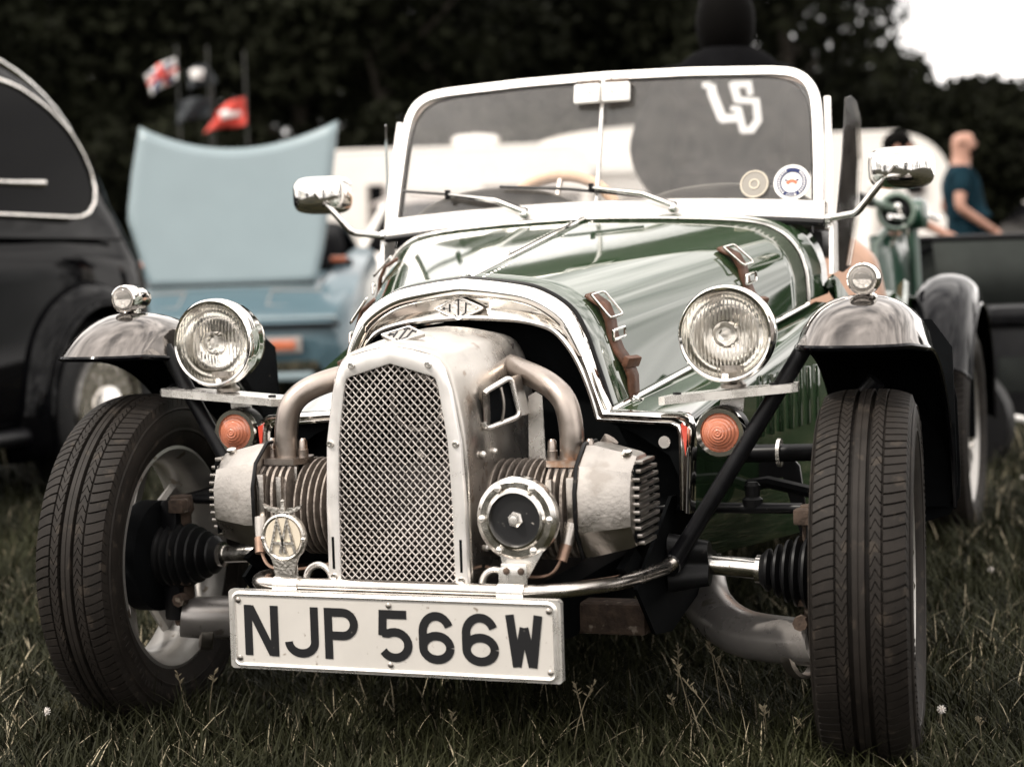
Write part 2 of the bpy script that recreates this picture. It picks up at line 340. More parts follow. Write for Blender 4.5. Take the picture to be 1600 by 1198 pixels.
sur = B().grid(srows).build('grille_surround', 'chrome', car, ang=50)
rrows = [[(x, y, z) for x, z in P] for P, y in ((mixp(FM, FI, .03), -.016), (mixp(FM, FI, .5), -.012), (FI, -.020))]
B().grid(rrows).build('recessed_band', 'chrome_worn', sur)
B().tube([(x, -.024, z) for x, z in FI], .0055, 8).build('inner_lip', 'chrome', sur)
B().grid([[(x, y, z) for x, z in FI] for y in (-.018, .10)]).build('opening_liner', 'matt_black', car)
gk = B().tube([(x*1.003, .003, z+.0015) for x, z in outline(0)], .0035, 6).build('rubber_seal', 'rubber', sur)
for s in (-1, 1):   # red reflector inside the corner of the surround
    B().prism([(s*.3745,.545),(s*.3855,.540),(s*.3815,.492)], XZ(-.036), .003).build('reflector', 'red', sur)
bulk = half([(.372,.40),(.372,.54),(.23,.55),(.19,.66),(.15,.70),(.0,.722)])
B().prism(bulk, XZ(.055), .004).build('bulkhead', 'matt_black', car)
ws = B()
for (x, z) in ((-.195,.655),(.33,.515),(-.33,.515)):
    ws.lathe([(0,0),(.009,0),(.009,.003),(.005,.005),(0,.005)], (x,.040 if abs(x)<.2 else -.005,z), (0,-1,0), 12)
# inner corner plates with their screws
for s in (-1, 1):
    B().prism([(s*.371,.545),(s*.371,.43),(s*.345,.49),(s*.29,.525),(s*.235,.548)], XZ(.0), .003).build('corner_plate', 'matt_black', car)
    B().lathe([(0,.004),(.010,.004),(.010,.001),(.004,.001),(.004,.003),(0,.003)][::-1], (s*.338,-.003,.512), (0,-1,0), 14).build('screw', 'alu', car)
# diamond badge on the surround
def badge(c, w, h, yd, tilt, name, m, parent, letters=True):
    rot = Euler((tilt,0,0)).to_matrix(); c = Vector(c)
    fn = lambda a, b, d: c+rot @ Vector((a, -d, b))
    o = B().prism([(p[0]*w, p[1]*h) for p in ((-1,.08),(-.9,.22),(-.12,1),(.12,1),(.9,.22),(1,.08),(1,-.08),(.9,-.22),(.12,-1),(-.12,-1),(-.9,-.22),(-1,-.08))], fn, .004).build(name, m, parent)
    rim = [Vector(fn(p[0]*w, p[1]*h, .0045)) for p in ((-1,0),(-.04,1),(.04,1),(1,0),(.04,-1),(-.04,-1),(-1,0))]
    B().tube(rim, .0016, 6).build('badge_rim', 'alu', o)
    ink = B(); f2 = lambda a, b, d: fn(a*w, b*h, .0042+d)
    for st in ([(-.62,.03),(-.40,.03)],[(-.62,.16),(-.62,-.10)],[(-.38,.42),(-.38,-.30)],[(-.16,.68),(-.02,.84),(.14,.68)],[(-.02,.80),(-.02,-.60)],[(-.16,-.62),(-.04,-.78)],[(.52,.30),(.30,.50),(.28,-.42),(.12,-.66)]):
        ink.ribbon(st, .055, f2, .0012)
    ink.build('badge_lettering', 'ink', o)
    for s in (-1, 1): B().sphere(fn(s*.74*w, 0, .005), .003, 8, 5).build('badge_screw', 'alu', o)
badge((-.006,-.022,.737), .043, .0185, 0, R(-6), 'diamond_badge', 'badge', sur)
# ---- flanks, scuttle, tub
for s in (-1, 1):
    A = [(.250,.566),(.378,.559),(.389,.548),(.389,.52),(.386,.46),(.384,.40),(.372,.33),(.35,.31)]
    Z = [(.449,.716),(.482,.712),(.494,.700),(.497,.65),(.498,.52),(.496,.40),(.490,.30),(.47,.27)]
    r = []
    for t in [i/10 for i in range(11)]:
        r.append([(s*(a[0]*(1-t)+b[0]*t), .005+.745*t, a[1]*(1-t)+b[1]*t) for a, b in zip(A, Z)])
    fl = B().grid(r).build('side_panel', 'green', car, ang=50)
    lv = B()
    for i in range(7):                       # louvre slats standing in for a reflection low on the panel
        y = .30+.05*i; lv.box((s*(.386+.11*y/.75+.002), y, .545), (.010,.012,.11), (0,0,s*.5), .003)
    lv.build('louvre_reflection', 'green', fl)['kind'] = 'stuff'
sc = B().grid([[(x*(1+.05*t), .675+.10*t, z+.004+.012*t) for x, z in outline(1)] for t in (0,.33,.66,1)]).build('scuttle', 'green', car, ang=50, solid=.004)
for s in (-1, 1):
    # tub side behind the windscreen, with thickness
    r = []
    for y, zt, xo in ((.75,.77,.496),(.95,.70,.50),(1.2,.62,.50),(1.5,.60,.498),(1.75,.66,.49),(1.95,.74,.47),(2.35,.72,.42),(2.6,.62,.36)):
        r.append([(s*(xo-.03), y, zt-.02),(s*(xo-.012), y, zt),(s*xo, y, zt-.01),(s*(xo+.006), y, zt-.15),(s*xo, y, .38),(s*(xo-.02), y, .27)])
    B().grid(r).build('tub_side', 'green', car, solid=.01)
B().grid([[(x, y, z-.06*(x/.45)**2) for x in [-.46+.92*i/10 for i in range(11)]] for y, z in ((1.72,.69),(1.95,.76),(2.35,.74),(2.6,.63),(2.62,.35))]).build('tail_deck', 'green', car, solid=.01)
B().box((0,1.2,.28), (.94,1.1,.02)).build('floor_pan', 'matt_black', car)
for s in (-1, 1):   # seat backs
    pr_ = [(-.21,.30),(.21,.30),(.215,.70),(.19,.80),(.12,.86),(0,.885),(-.12,.86),(-.19,.80),(-.215,.70)]
    o = B().prism([(a+s*.235, b) for a, b in pr_], lambda a, b, d: (a, 1.62+.25*(b-.3)-d, b), .09).build('seat_back', 'tan', car)
    md = o.modifiers.new('bev', 'BEVEL'); md.width = .02; md.segments = 3
    B().box((s*.235,1.38,.36), (.40,.44,.12), None, .03).build('seat_cushion', 'beige', car)
# aero humps on the dash top
for cx_, w, h in ((-.235,.20,.078),(.25,.20,.066)):
    rr = []
    for j in range(7):
        t = j/6; y = .80+.26*t; hh = h*(1-.25*t)
        rr.append([(cx_+w*math.cos(PI*k/16), y, .895-.02*t+hh*math.sin(PI*k/16)) for k in range(17)])
    rr.append([(cx_+w*math.cos(PI*k/16), 1.07, .86) for k in range(17)])
    B().grid(rr).build('dash_cowl', 'beige', car, solid=.004)
B().box((0,.93,.83), (.92,.26,.06), None, .02).build('dashboard', 'black', car)
swc = Vector((-.225,1.13,.862)); swn = Vector((0,-.90,.42)).normalized(); a_ = Vector((1,0,0)); b_ = swn.cross(a_)
sw = B().tube([swc+.165*(math.cos(2*PI*i/40)*a_+math.sin(2*PI*i/40)*b_) for i in range(40)], .0135, 10, closed=True).build('steering_wheel', 'peach', car)
sp = B()
for k in range(3):
    an = R(90+120*k); sp.tube([swc+swn*.02, swc+.163*(math.cos(an)*a_+math.sin(an)*b_)], .007, 6)
sp.tube([swc+swn*.03, swc+Vector((.02,-.25,-.06))], .016, 8); sp.build('wheel_spokes', 'steel', sw)
# ---- windscreen
def WP(x, z, d=0): return Vector((x, .75+(z-.88)*.29-d, z+d*.29))
side = [(.470,.872),(.466,.98),(.459,1.09),(.452,1.135),(.436,1.166),(.405,1.186),(.36,1.193),(.18,1.202),(0,1.205)]
lo = fillet([Vector(p) for p in side], .02, 3); loop = half([(p.x, p.y) for p in lo])
def band(path, inn, d0, d1):    # rectangular section frame along path, inset inn
    rr = []; k = len(path)
    for i, (x, z) in enumerate(path):
        a = Vector(path[max(i-1,0)]); b = Vector(path[min(i+1,k-1)]); t = (b-a).normalized(); n = Vector((-t.y, t.x))
        p = Vector((x, z)); q = p+n*inn
        rr.append([WP(p.x,p.y,d0), WP(p.x+n.x*.002,p.y+n.y*.002,d1), WP(q.x-n.x*.002,q.y-n.y*.002,d1), WP(q.x,q.y,d0)])
    return B().grid(rr, cu=True)
wsf = band(loop, .021, -.010, .010).build('windscreen_frame', 'frame_alu', car, ang=35)
gb = band([(x*.955, z-.020) for x, z in loop], .004, -.004, .006).build('glazing_seal', 'rubber', wsf)
rail = []
for i in range(25):
    x = -.472+.944*i/24; c = .022*(1-(x/.47)**2)
    rail.append([WP(x,.874+c,-.012), WP(x,.874+c,.014), WP(x,.908+c*.9,.014), WP(x,.912+c*.9,.009), WP(x,.912+c*.9,-.010)])
B().grid(rail, cu=True).build('bottom_rail', 'frame_alu', wsf, ang=35)
seal = B().tube([WP(x,.868+.022*(1-(x/.47)**2),.012) for x in [-.472+.944*i/24 for i in range(25)]], .008, 8).build('bottom_seal', 'rubber', wsf)
gp = [(p[0]*.965, min(p[1], 1.19)) for p in loop]
B().prism([(-.45,.905)]+[(-.45,.905) for _ in ()]+[(x*.965, z-.012) for x, z in reversed(loop) if z > .95]+[(.45,.905)], lambda a, b, d: WP(a, b, d), .004).build('windscreen_glass', 'glass', wsf, ang=0)
for s in (-1, 1):    # side posts and perspex wind deflectors
    B().tube([WP(s*.478,.860,-.004), WP(s*.476,.98,-.004), WP(s*.469,1.10,-.004), WP(s*.467,1.125,-.004)], .0075, 8).build('side_post', 'frame_alu', wsf)
    dp = [(.785,.780),(.81,.772),(.835,.785),(.862,.88),(.875,1.0),(.872,1.08),(.860,1.115),(.845,1.125),(.828,1.12),(.815,1.0),(.795,.88)]
    B().prism(dp, lambda a, b, d: (s*(.480+(a-.785)*.50+d), a, b), .003).build('wind_deflector', 'perspex', wsf, ang=0)
    B().prism([(.735,.77),(.80,.775),(.80,.87),(.757,.89),(.745,.87)], lambda a, b, d: (s*(.480+d), a, b), .008).build('post_foot_plate', 'frame_alu', wsf)
B().tube([WP(-.002,.93,.008), WP(-.002,1.196,.008)], .005, 8).build('mirror_rod', 'alu', wsf)
mb = B()
for s in (-1, 1): mb.box(WP(s*.031,1.153,.022), (.060,.016,.042), (R(-10),0,s*R(7)), .006)
rvm = mb.build('rear_view_mirror', 'white', wsf)
mc = B()
for s in (-1, 1):
    mc.box(WP(s*.031,1.180,.024), (.052,.012,.006), (R(-10),0,s*R(7)), .002); mc.sphere(WP(s*.024,1.153,.034), .0025, 8, 5)
mc.build('mirror_clip', 'chrome_worn', rvm)
def wiper(x0, x1, xb0, xb1):
    z0 = .922; o = B().lathe([(0,0),(.012,0),(.012,.014),(.008,.02),(0,.022)], WP(x0, z0-.012, .012), (0,-1,.2), 14).build('wiper', 'chrome', wsf)
    B().tube([WP(x0,z0-.012,.03), WP(x0+(x1-x0)*.35,z0+.012,.034), WP(x1,z0+.032,.026)], [.0075,.006,.0032], 8).build('wiper_arm', 'chrome', o)
    B().tube([WP(xb0,z0+.046,.018), WP((xb0+xb1)/2,z0+.033,.02), WP(xb1,z0+.012,.018)], .0036, 6).build('wiper_blade', 'rubber', o)
    B().box(WP(x1,z0+.032,.024), (.010,.012,.020), None, .002).build('blade_clip', 'black', o)
wiper(-.155,-.33,-.435,-.21); wiper(.165,-.01,-.215,.10)
# two round stickers on the glass
st = B().lathe([(0,0),(.030,0),(.030,.001),(0,.001)], WP(.328,.952,.0065), (0,-1,.29), 32).build('round_sticker', 'beige', wsf)
for r0, r1 in ((.026,.028),(.008,.0105)): B().lathe([(r0,0),(r1,0),(r1,.001),(r0,.001)], WP(.328,.952,.0078), (0,-1,.29), 32, closed=True).build('sticker_ring', 'enamel', st)
st = B().lathe([(0,0),(.037,0),(.037,.001),(0,.001)], WP(.404,.952,.0065), (0,-1,.29), 40).build('round_sticker', 'white', wsf)
B().lathe([(.0215,0),(.030,0),(.030,.001),(.0215,.001)], WP(.404,.952,.0078), (0,-1,.29), 40, closed=True).build('sticker_ring', 'flag_navy', st)
tk = B()
for i in range(30):
    an = R(120+300*i/30); 
    if 235 < math.degrees(an) % 360 < 305: continue
    fn = lambda a, b, d: WP(.404+a, .952+b, .0091+d)
    c, s_ = math.cos(an), math.sin(an); tk.ribbon([(.0235*c,.0235*s_),(.0282*c,.0282*s_)], .0022, fn, .0004)
tk.build('sticker_lettering', 'print', st)
def text_on(txt, size, fn, name, m, parent, depth=.0005, align='CENTER'):
    cu = bpy.data.curves.new(name, 'FONT'); cu.body = txt; cu.size = size; cu.align_x = align; cu.align_y = 'CENTER'; cu.extrude = depth; cu.resolution_u = 2
    o = bpy.data.objects.new(name, cu); COL.objects.link(o); bpy.context.view_layer.update()
    me = bpy.data.meshes.new_from_object(o); bpy.data.objects.remove(o)
    for v in me.vertices: v.co = fn(v.co.x, v.co.y, v.co.z)
    me.name = name; me.materials.clear(); me.materials.append(M[m]); q = bpy.data.objects.new(name, me); COL.objects.link(q); q.parent = parent; return q
text_on('CLUB', .0085, lambda a, b, d: WP(.404+a, .952-.0258+b, .0095+d), 'sticker_word', 'print', st)
em = B(); fn = lambda a, b, d: WP(.404+a, .952+b, .0082+d)
em.ribbon(arc(0,-.006,.010,20,160,8,.009), .006, fn, .0006); em.build('sticker_emblem', 'orange', st)
em = B()
for s in (-1, 1): em.ribbon([(s*.009,.004),(s*.014,.005)], .003, fn, .0006)
em.build('sticker_emblem_side', 'flag_navy', st)
# door mirrors
for s in (-1, 1):
    c = Vector((s*.622,.734,.972)); bm_ = B(); rr = []
    for k, (y, f) in enumerate(((-.040,.0),(-.040,.45),(-.034,.78),(-.015,.96),(.012,1.0),(.03,1.0),(.032,.9),(.032,0))):
        rr.append([(c.x+.062*f*math.copysign(abs(math.cos(2*PI*j/28))**.55, math.cos(2*PI*j/28)), c.y+y, c.z+.041*f*math.copysign(abs(math.sin(2*PI*j/28))**.55, math.sin(2*PI*j/28))) for j in range(28)])
    mo = bm_.grid(rr, cu=True).build('door_mirror', 'chrome', car, ang=60)
    B().tube(fillet([c+Vector((-s*.005,-.036,.004)), Vector((s*.545,.715,.893)), Vector((s*.535,.72,.886)), Vector((s*.478,.745,.879))], .02, 5), .0072, 10).build('mirror_arm', 'chrome', mo)
    B().lathe([(0,0),(.012,0),(.012,.010),(0,.014)], (s*.474,.745,.879), (s,0,0), 14).build('mirror_foot', 'chrome', mo)
# ---- headlamps on their bracket plates
def flute(x, z, r):   # lens relief: vertical flutes with a clear centre
    rr = math.hypot(x, z); a = .0011*math.sin(x*2*PI/.0062)
    if rr < r*.30: a = .0006*math.cos(rr*2*PI/.008)
    elif z < -r*.35: a *= .8; 
    return a
for s in (-1, 1):
    c = Vector((s*.456,-.056,.688)); r = .0715
    hl = B().lathe([(.0755,.004),(.0775,.012),(.0765,.024),(.0760,.026),(.0745,.030),(.073,.045),(.064,.070),(.048,.090),(.026,.103),(0,.107)], c, (0,1,0), 48, caps=False).build('headlamp', 'chrome', car, ang=35)
    B().lathe([(.0690,-.004),(.0700,-.008),(.0735,-.009),(.0768,-.004),(.0775,.006),(.0775,.010),(.070,.008)], c, (0,1,0), 48, closed=True).build('lamp_rim', 'chrome', hl, ang=60)
    B().lathe([(.070,.002),(.066,.016),(.055,.034),(.035,.048),(.012,.053),(0,.053)], c, (0,1,0), 40, caps=False).build('lamp_reflector', 'reflector', hl, ang=60)
    n = 64; rows = []
    for i in range(n+1):
        row = []
        for j in range(n+1):
            u, v = -1+2*i/n, -1+2*j/n                   # square to disc
            x = u*math.sqrt(1-v*v/2)*.0698; z = v*math.sqrt(1-u*u/2)*.0698; q = (x*x+z*z)/.0698**2
            row.append((c.x+x, c.y-.004-.013*(1-q)-flute(x, z, .0698)*(1 if q < .93 else 0), c.z+z))
        rows.append(row)
    B().grid(rows).build('lamp_lens', 'lens', hl, ang=60)
    B().sphere((c.x, c.y+.018, c.z), (.011,.018,.011), 14, 10).build('lamp_bulb', 'bulb', hl)
    B().lathe([(.017,.004),(.020,.0),(.022,.004),(.018,.010)], c+Vector((0,.006,0)), (0,1,0), 24, closed=True).build('bulb_shield', 'chrome', hl)
    B().lathe([(0,0),(.020,0),(.021,.006),(.014,.012),(.013,.022),(.022,.032),(.022,.040),(0,.040)], (c.x, c.y+.045, .600), (0,0,1), 20).build('lamp_stem', 'steel', hl)
    B().lathe([(0,0),(.006,0),(.006,.014),(0,.014)], (c.x-s*.004, c.y+.020, .622), (0,-1,0), 8).build('clamp_bolt', 'chrome', hl)
    # bracket plate: shaped polished tray
    pl = [(.338,-.035),(.352,-.050),(.362,-.046),(.47,-.058),(.560,-.064),(.568,-.055),(.560,.0),(.47,.02),(.36,.03),(.345,.01)]
    bp = B().prism([(s*a, b) for a, b in pl], lambda a, b, d: (a, b, .575+.095*(abs(a)-.34)+d), .013).build('lamp_bracket', 'alu', car)
    for x, y in ((.525,-.03),(.365,-.02)): B().lathe([(.004,0),(.007,0),(.007,.003),(.004,.003)], (s*x,y,.5885+.095*(x-.34)), (0,0,1), 12, closed=True).build('grommet', 'black', bp)
    # amber indicator below
    c = Vector((s*.436,-.019,.530))
    ind = B().lathe([(.0,.03),(.041,.03),(.0425,.012),(.0415,-.002),(.036,-.004),(.034,.004),(0,.006)], c, (0,1,0), 32).build('indicator_lamp', 'rubber', car)
    B().lathe([(.0300,-.004),(.0315,-.012),(.0385,-.012),(.0415,-.005),(.0415,.002),(.0300,.002)], c, (0,1,0), 32, closed=True).build('indicator_ring', 'chrome', ind)
    pf = []
    for i in range(33):
        q = i/32; rr = .0315*(1-q); pf.append((rr, -.006-.020*(1-(rr/.0315)**2)-.0013*abs(math.sin(q*PI*6.5))))
    B().lathe(pf, c, (0,1,0), 32, caps=False).build('indicator_lens', 'amber', ind, ang=20)
    B().prism([(s*.425,.56),(s*.465,.56),(s*.468,.592),(s*.430,.592)], XZ(.018), .004).build('indicator_bracket', 'alu', ind)
    # side light on the mudguard
    c = Vector((s*.664,-.005,.768))
    sl = B().lathe([(.0245,0),(.0255,.004),(.0255,.020),(.024,.024),(.0225,.045),(.017,.065),(.008,.075),(0,.077)], c, (0,1,0), 28, caps=False).build('side_lamp', 'chrome', car, ang=50)
    B().lathe([(.0205,-.003),(.0225,-.006),(.025,-.004),(.026,.003),(.021,.004)], c, (0,1,0), 28, closed=True).build('side_lamp_ring', 'chrome', sl)
    B().lathe([(.0212,0)]+[(.0212*(1-i/14), -.004-.009*(1-(1-i/14)**2)-.0009*abs(math.sin(i*PI/3.5))) for i in range(15)], c, (0,1,0), 24, caps=False).build('side_lamp_lens', 'frosted', sl, ang=60)
    B().lathe([(.020,.004),(.012,.012),(0,.014)], c, (0,1,0), 20, caps=False).build('side_lamp_reflector', 'reflector', sl)
    B().lathe([(.022,-.004),(.020,.004),(.013,.008),(.012,.020),(0,.02)], (c.x,c.y+.03,.737), (0,0,1), 20).build('side_lamp_foot', 'chrome', sl)
# ---- mudguards
def wing(cx_, cy_, cz, Rr, w, a0, a1, name, wm='dark_chrome', lip=None, edge=.085, n=26, taper=0, front_flat=0):
    rows = []
    for i in range(n+1):
        t = i/n; row = []
        for j in range(17):
            u = -1+2*j/16; rad = Rr-edge*(1-math.sqrt(max(0, 1-abs(u)**2.4)))
            aa = a0 if lip is None else -math.degrees(math.acos(min(1, (lip-cz)/rad))); an = R(aa+(a1-aa)*t)
            ww = w*(1-taper*t) if taper else w
            row.append((cx_+u*ww, cy_+rad*math.sin(an)*(.62 if lip and an < 0 else 1), cz+rad*math.cos(an)))
        rows.append(row)
    o = B().grid(rows).build(name, wm, car, ang=60)
    B().grid([[(x, cy_+(y-cy_)*.985, cz+(z-cz)*.985) for x, y, z in r] for r in rows]).build('wing_lining', 'matt_black', o, ang=60)
    for k in (0, -1): B().tube(rows[k], .0042, 6).build('rolled_edge', 'black_gloss', o)
    for k in (0, -1): B().tube([r[k] for r in rows], .0042, 6).build('rolled_edge', 'black_gloss', o)
    return o
for s in (-1, 1):
    o = wing(s*.660, .01, .300, .444, .097, -20, 80, 'front_mudguard', lip=.668)
    # inner closing plate behind the wheel
    pts = [(math.sin(R(a))*.372+.01, .30+math.cos(R(a))*.372) for a in range(-8, 117, 8)]
    pin = [(math.sin(R(a))*.33+.10, .28+math.cos(R(a))*.30) for a in range(110, 0, -10)]
    B().prism([(s*.560,.36),(s*.552,.40),(s*.565,.66),(s*.60,.69),(s*.72,.69),(s*.755,.64),(s*.76,.40),(s*.745,.36)], XZ(.385), .004).build('splash_apron', 'matt_black', o)
    B().prism([(s*a, b) for a, b in ((.762,.375),(.764,.42),(.76,.55),(.74,.64),(.58,.64),(.555,.50),(.552,.40),(.562,.355),(.60,.335),(.70,.33),(.745,.345))], XZ(.40), .004).build('rear_flap', 'matt_black', o)
    B().tube([(s*.40,.16,.475),(s*.56,.15,.48),(s*.66,.14,.60)], .016, 10).build('wing_stay', 'black', o)
    B().lathe([(.010,0),(.024,0),(.024,.006),(.010,.006)], (s*.490,.158,.478), (s,0,0), 16, closed=True).build('stay_washer', 'alu', o)
    wg = wing(s*.525, 2.35, .300, .445, .090, -62, 88, 'rear_mudguard', 'black_gloss')
    B().prism([(s*.44,.30),(s*.445,.66),(s*.48,.70),(s*.57,.70),(s*.605,.66),(s*.61,.30)], XZ(2.2), .004).build('splash_apron', 'matt_black', wg)
    # diagonal stay from bumper to the mudguard
    B().tube([(s*.356,-.040,.318),(s*.385,-.036,.364),(s*.582,-.010,.680)], [.0145,.0135,.0135], 12).build('wing_strut', 'black', o)
# ---- wheels
def tyre_mesh():
    half_w = [(-.056,.203),(-.060,.206),(-.066,.214),(-.0745,.232),(-.078,.250),(-.0765,.266),(-.0725,.280)]
    tread = [-.0685,-.062,-.052,-.042,-.0365,-.0350,-.0340,-.0325,-.031,-.0245,-.0185,-.0170,-.0160,-.0100,-.0090,-.0075,-.0012,-.0006]
    cols = [(x, r, None, 0) for x, r in half_w]
    def rad(u): return .3025-.0105*(abs(u)/.0685)**3.2
    us = tread+[-u for u in reversed(tread)]
    pitch = 2*PI/112
    for u in us:
        a = abs(u); g = 0; sh = 0; kind = None
        if .0338 < a < .0352: g = .004
        elif .0093 < a < .0166: g = .0085
        elif a < .0009: g = .0012
        if a > .0355: kind = 'sh'; sh = .55*((a-.0365)/.03)**1.5
        elif .0168 < a < .0330: kind = 'zig'; sh = {.0170:0,.0185:.05,.0245:.85,.031:.20,.0325:.15}.get(round(a,4), 0)
        cols.append((u, rad(u)-g, kind, sh*(1 if u > 0 else -1)))
    cols += [(-x, r, None, 0) for x, r in reversed(half_w)]
    ts = [0,.03,.15,.18,.58]; v = []; nrow = 112*len(ts); nc = len(cols)
    for i in range(112):
        for t in ts:
            for (x, r, kind, sh) in cols:
                th = (i+t*(1+.16*math.sin(i*.9))+sh+.35*math.sin(i*2*PI*5/112))*pitch; q = r
                if kind and t in (.03,.15): q -= .0050
                v.append((x, q*math.sin(th), q*math.cos(th)))
    f = []
    for i in range(nrow):
        i2 = (i+1) % nrow
        for j in range(nc-1): f.append((i*nc+j, i*nc+j+1, i2*nc+j+1, i2*nc+j))
    return v, f
TV, TF = tyre_mesh()
tb = B(); tb.add(TV, TF)
for s in (-1, 1):    # raised rings on the sidewalls
    tb.lathe([(.232,s*.0744),(.234,s*.0765),(.237,s*.0766),(.239,s*.0762)], (0,0,0), (1,0,0), 96, caps=False); tb.lathe([(.272,s*.0752),(.274,s*.0770),(.277,s*.0745)], (0,0,0), (1,0,0), 96, caps=False)
    for k in range(46):
        an = R(20+k*3.1) if k < 23 else R(190+(k-23)*3.1); rr = .2545+.003*math.sin(k*7.1)
        tb.box((s*.0778, rr*math.sin(an), rr*math.cos(an)), (.0022,.0055 if k % 3 else .002,.011), (-an,0,0))
def wheel(name, cx_, cy_, s, st=0, xs=.96):
    w = B().lathe([(.205,-.056),(.206,-.060),(.200,-.062),(.194,-.056),(.188,-.045),(.176,-.02),(.176,.02),(.186,.045),(.194,.056),(.200,.062),(.206,.060),(.205,.056),(.190,.03),(.184,0),(.192,-.03)], (0,0,0), (1,0,0), 64, closed=True)
    for k in range(8):
        a = R(45*k+11); d = Vector((0, math.sin(a), math.cos(a))); e = Vector((0, math.cos(a), -math.sin(a))); x = .032*s
        q = []
        for r0, hw, xx in ((.04,.020,x+.012*s),(.09,.014,x+.020*s),(.15,.017,x+.008*s),(.184,.026,x-.004*s)):
            p = d*r0+Vector((xx,0,0)); q.append([p+e*hw+Vector((-.006*s,0,0)), p+e*hw*.6+Vector((.006*s,0,0)), p-e*hw*.6+Vector((.006*s,0,0)), p-e*hw+Vector((-.006*s,0,0)), p-e*hw*.7+Vector((-.016*s,0,0)), p+e*hw*.7+Vector((-.016*s,0,0))])
        w.grid(q, cu=True)
    w.lathe([(0,.012*s),(.055,.012*s),(.058,.035*s),(.052,.052*s),(.03,.058*s),(0,.058*s)], (0,0,0), (1,0,0), 32)
    o = w.build(name, 'rim', car, ang=40); o.location = (cx_, cy_, .300); o.rotation_euler = (0,0,R(st)); o.scale = (xs,.978,.978)
    if wheel.ty is None: t = tb.build('tyre', 'tyre', o, ang=32); wheel.ty = t
    else: t = wheel.ty.copy(); COL.objects.link(t); t.parent = o
    cap = B().lathe([(0,.066*s),(.022,.066*s),(.030,.058*s),(.030,.05*s)], (0,0,0), (1,0,0), 24).build('hub_cap', 'chrome', o)
    for k in range(4):
        a = R(90*k+30); B().lathe([(.008,.05*s),(.008,.066*s),(0,.068*s)], (0,.042*math.sin(a),.042*math.cos(a)), (1,0,0), 6).build('wheel_nut', 'chrome', o)
    return o
wheel.ty = None
for s in (-1, 1):
    wheel('front_wheel', .668 if s > 0 else -.636, 0, s, 5.2 if s > 0 else 3.0, .96 if s > 0 else .90); wheel('rear_wheel', s*.525, 2.35, s)
# ---- hubs, drive shafts, suspension
for s in (-1, 1):
    h = B().lathe([(0,-.02),(.085,-.02),(.10,-.012),(.10,.028),(.085,.034),(0,.034)], (s*.622,0,.302), (s,0,0), 32).build('brake_drum', 'matt_black', car)
    B().box((s*.585,.005,.295), (.035,.05,.22), (0,0,0), .01).build('hub_carrier', 'black', h)
    k = B(); k.lathe([(0,0),(.020,0),(.024,.02),(.018,.03),(.018,.20),(.024,.21),(.02,.235),(0,.235)], (s*.575,.012,.175), (0,0,1), 14); k.box((s*.565,-.012,.395), (.03,.03,.025), None, .004); k.box((s*.565,-.008,.262), (.036,.03,.02), None, .004); k.lathe([(0,0),(.012,0),(.012,.02),(0,.02)], (s*.56,-.02,.228), (0,-1,0), 8); k.build('king_pin', 'rust', h)
    # ribbed rubber gaiter (outer), shaft, inner coupling
    pf = [(.024,.0)]
    for i, rr in enumerate((.034,.042,.050,.056,.058,.058,.056)):
        x = .010+i*.016; pf += [(rr, x), (rr+.001, x+.004), (rr-.010, x+.009)]
    pf += [(.052,.128),(.052,.150),(0,.150)]
    B().lathe(pf, (s*.492,0,.306), (s,0,-.02), 32).build('shaft_gaiter', 'rubber', car, ang=25)
    sh = B().tube([(s*.50,0,.306),(s*.484,0,.307),(s*.482,0,.307),(s*.36,0,.316)], [.023,.023,.0165,.0165], 16).build('drive_shaft', 'chrome_worn', car)
    q = []
    for i in range(9):
        x = .345+.065*i/8; q.append([(s*x, (.040+.014*math.cos(3*2*PI*j/30))*(1-.25*i/8)*math.cos(2*PI*j/30), .316+(.040+.014*math.cos(3*2*PI*j/30))*(1-.25*i/8)*math.sin(2*PI*j/30)) for j in range(30)])
    q.append([(s*.41,0,.316)]*30); B().grid(q, cu=True).build('inner_coupling', 'rubber', car)
    # heavy curved suspension arm
    pth = smooth([(s*.16,.42,.36),(s*.26,.36,.345),(s*.310,.29,.27),(s*.350,.21,.205),(s*.43,.11,.180),(s*.54,.03,.185),(s*.58,.01,.19)], 6)
    am = B().tube(pth, [.050-.012*min(1, i/len(pth)*1.2) for i in range(len(pth))], 20).build('suspension_arm', 'arm', car)
    B().lathe([(.038,0),(.043,.003),(.043,.022),(.038,.026)], (s*.535,.045,.164), (s*.85,-.45,.14), 20, closed=True).build('arm_collar', 'steel', am)
    B().tube([(s*.555,.03,.402),(s*.42,.05,.398),(s*.30,.06,.395)], .0090, 10).build('track_rod', 'black', car)
    B().lathe([(0,0),(.016,0),(.017,.012),(.012,.016),(.013,.034),(.008,.040),(0,.040)], (s*.470,.045,.402), (0,0,1), 14).build('ball_joint', 'rubber', car)
    B().tube([(s*.36,.25,.40),(s*.46,.22,.42),(s*.56,.18,.405),(s*.62,.10,.39)], .011, 8).build('brake_pipe_arm', 'black', car)
    B().prism([(s*.38,.36),(s*.40,.44),(s*.47,.475),(s*.50,.44),(s*.51,.36),(s*.505,.30),(s*.47,.42),(s*.42,.41)], XZ(.30), .01).build('wheel_arch_edge', 'black', car)
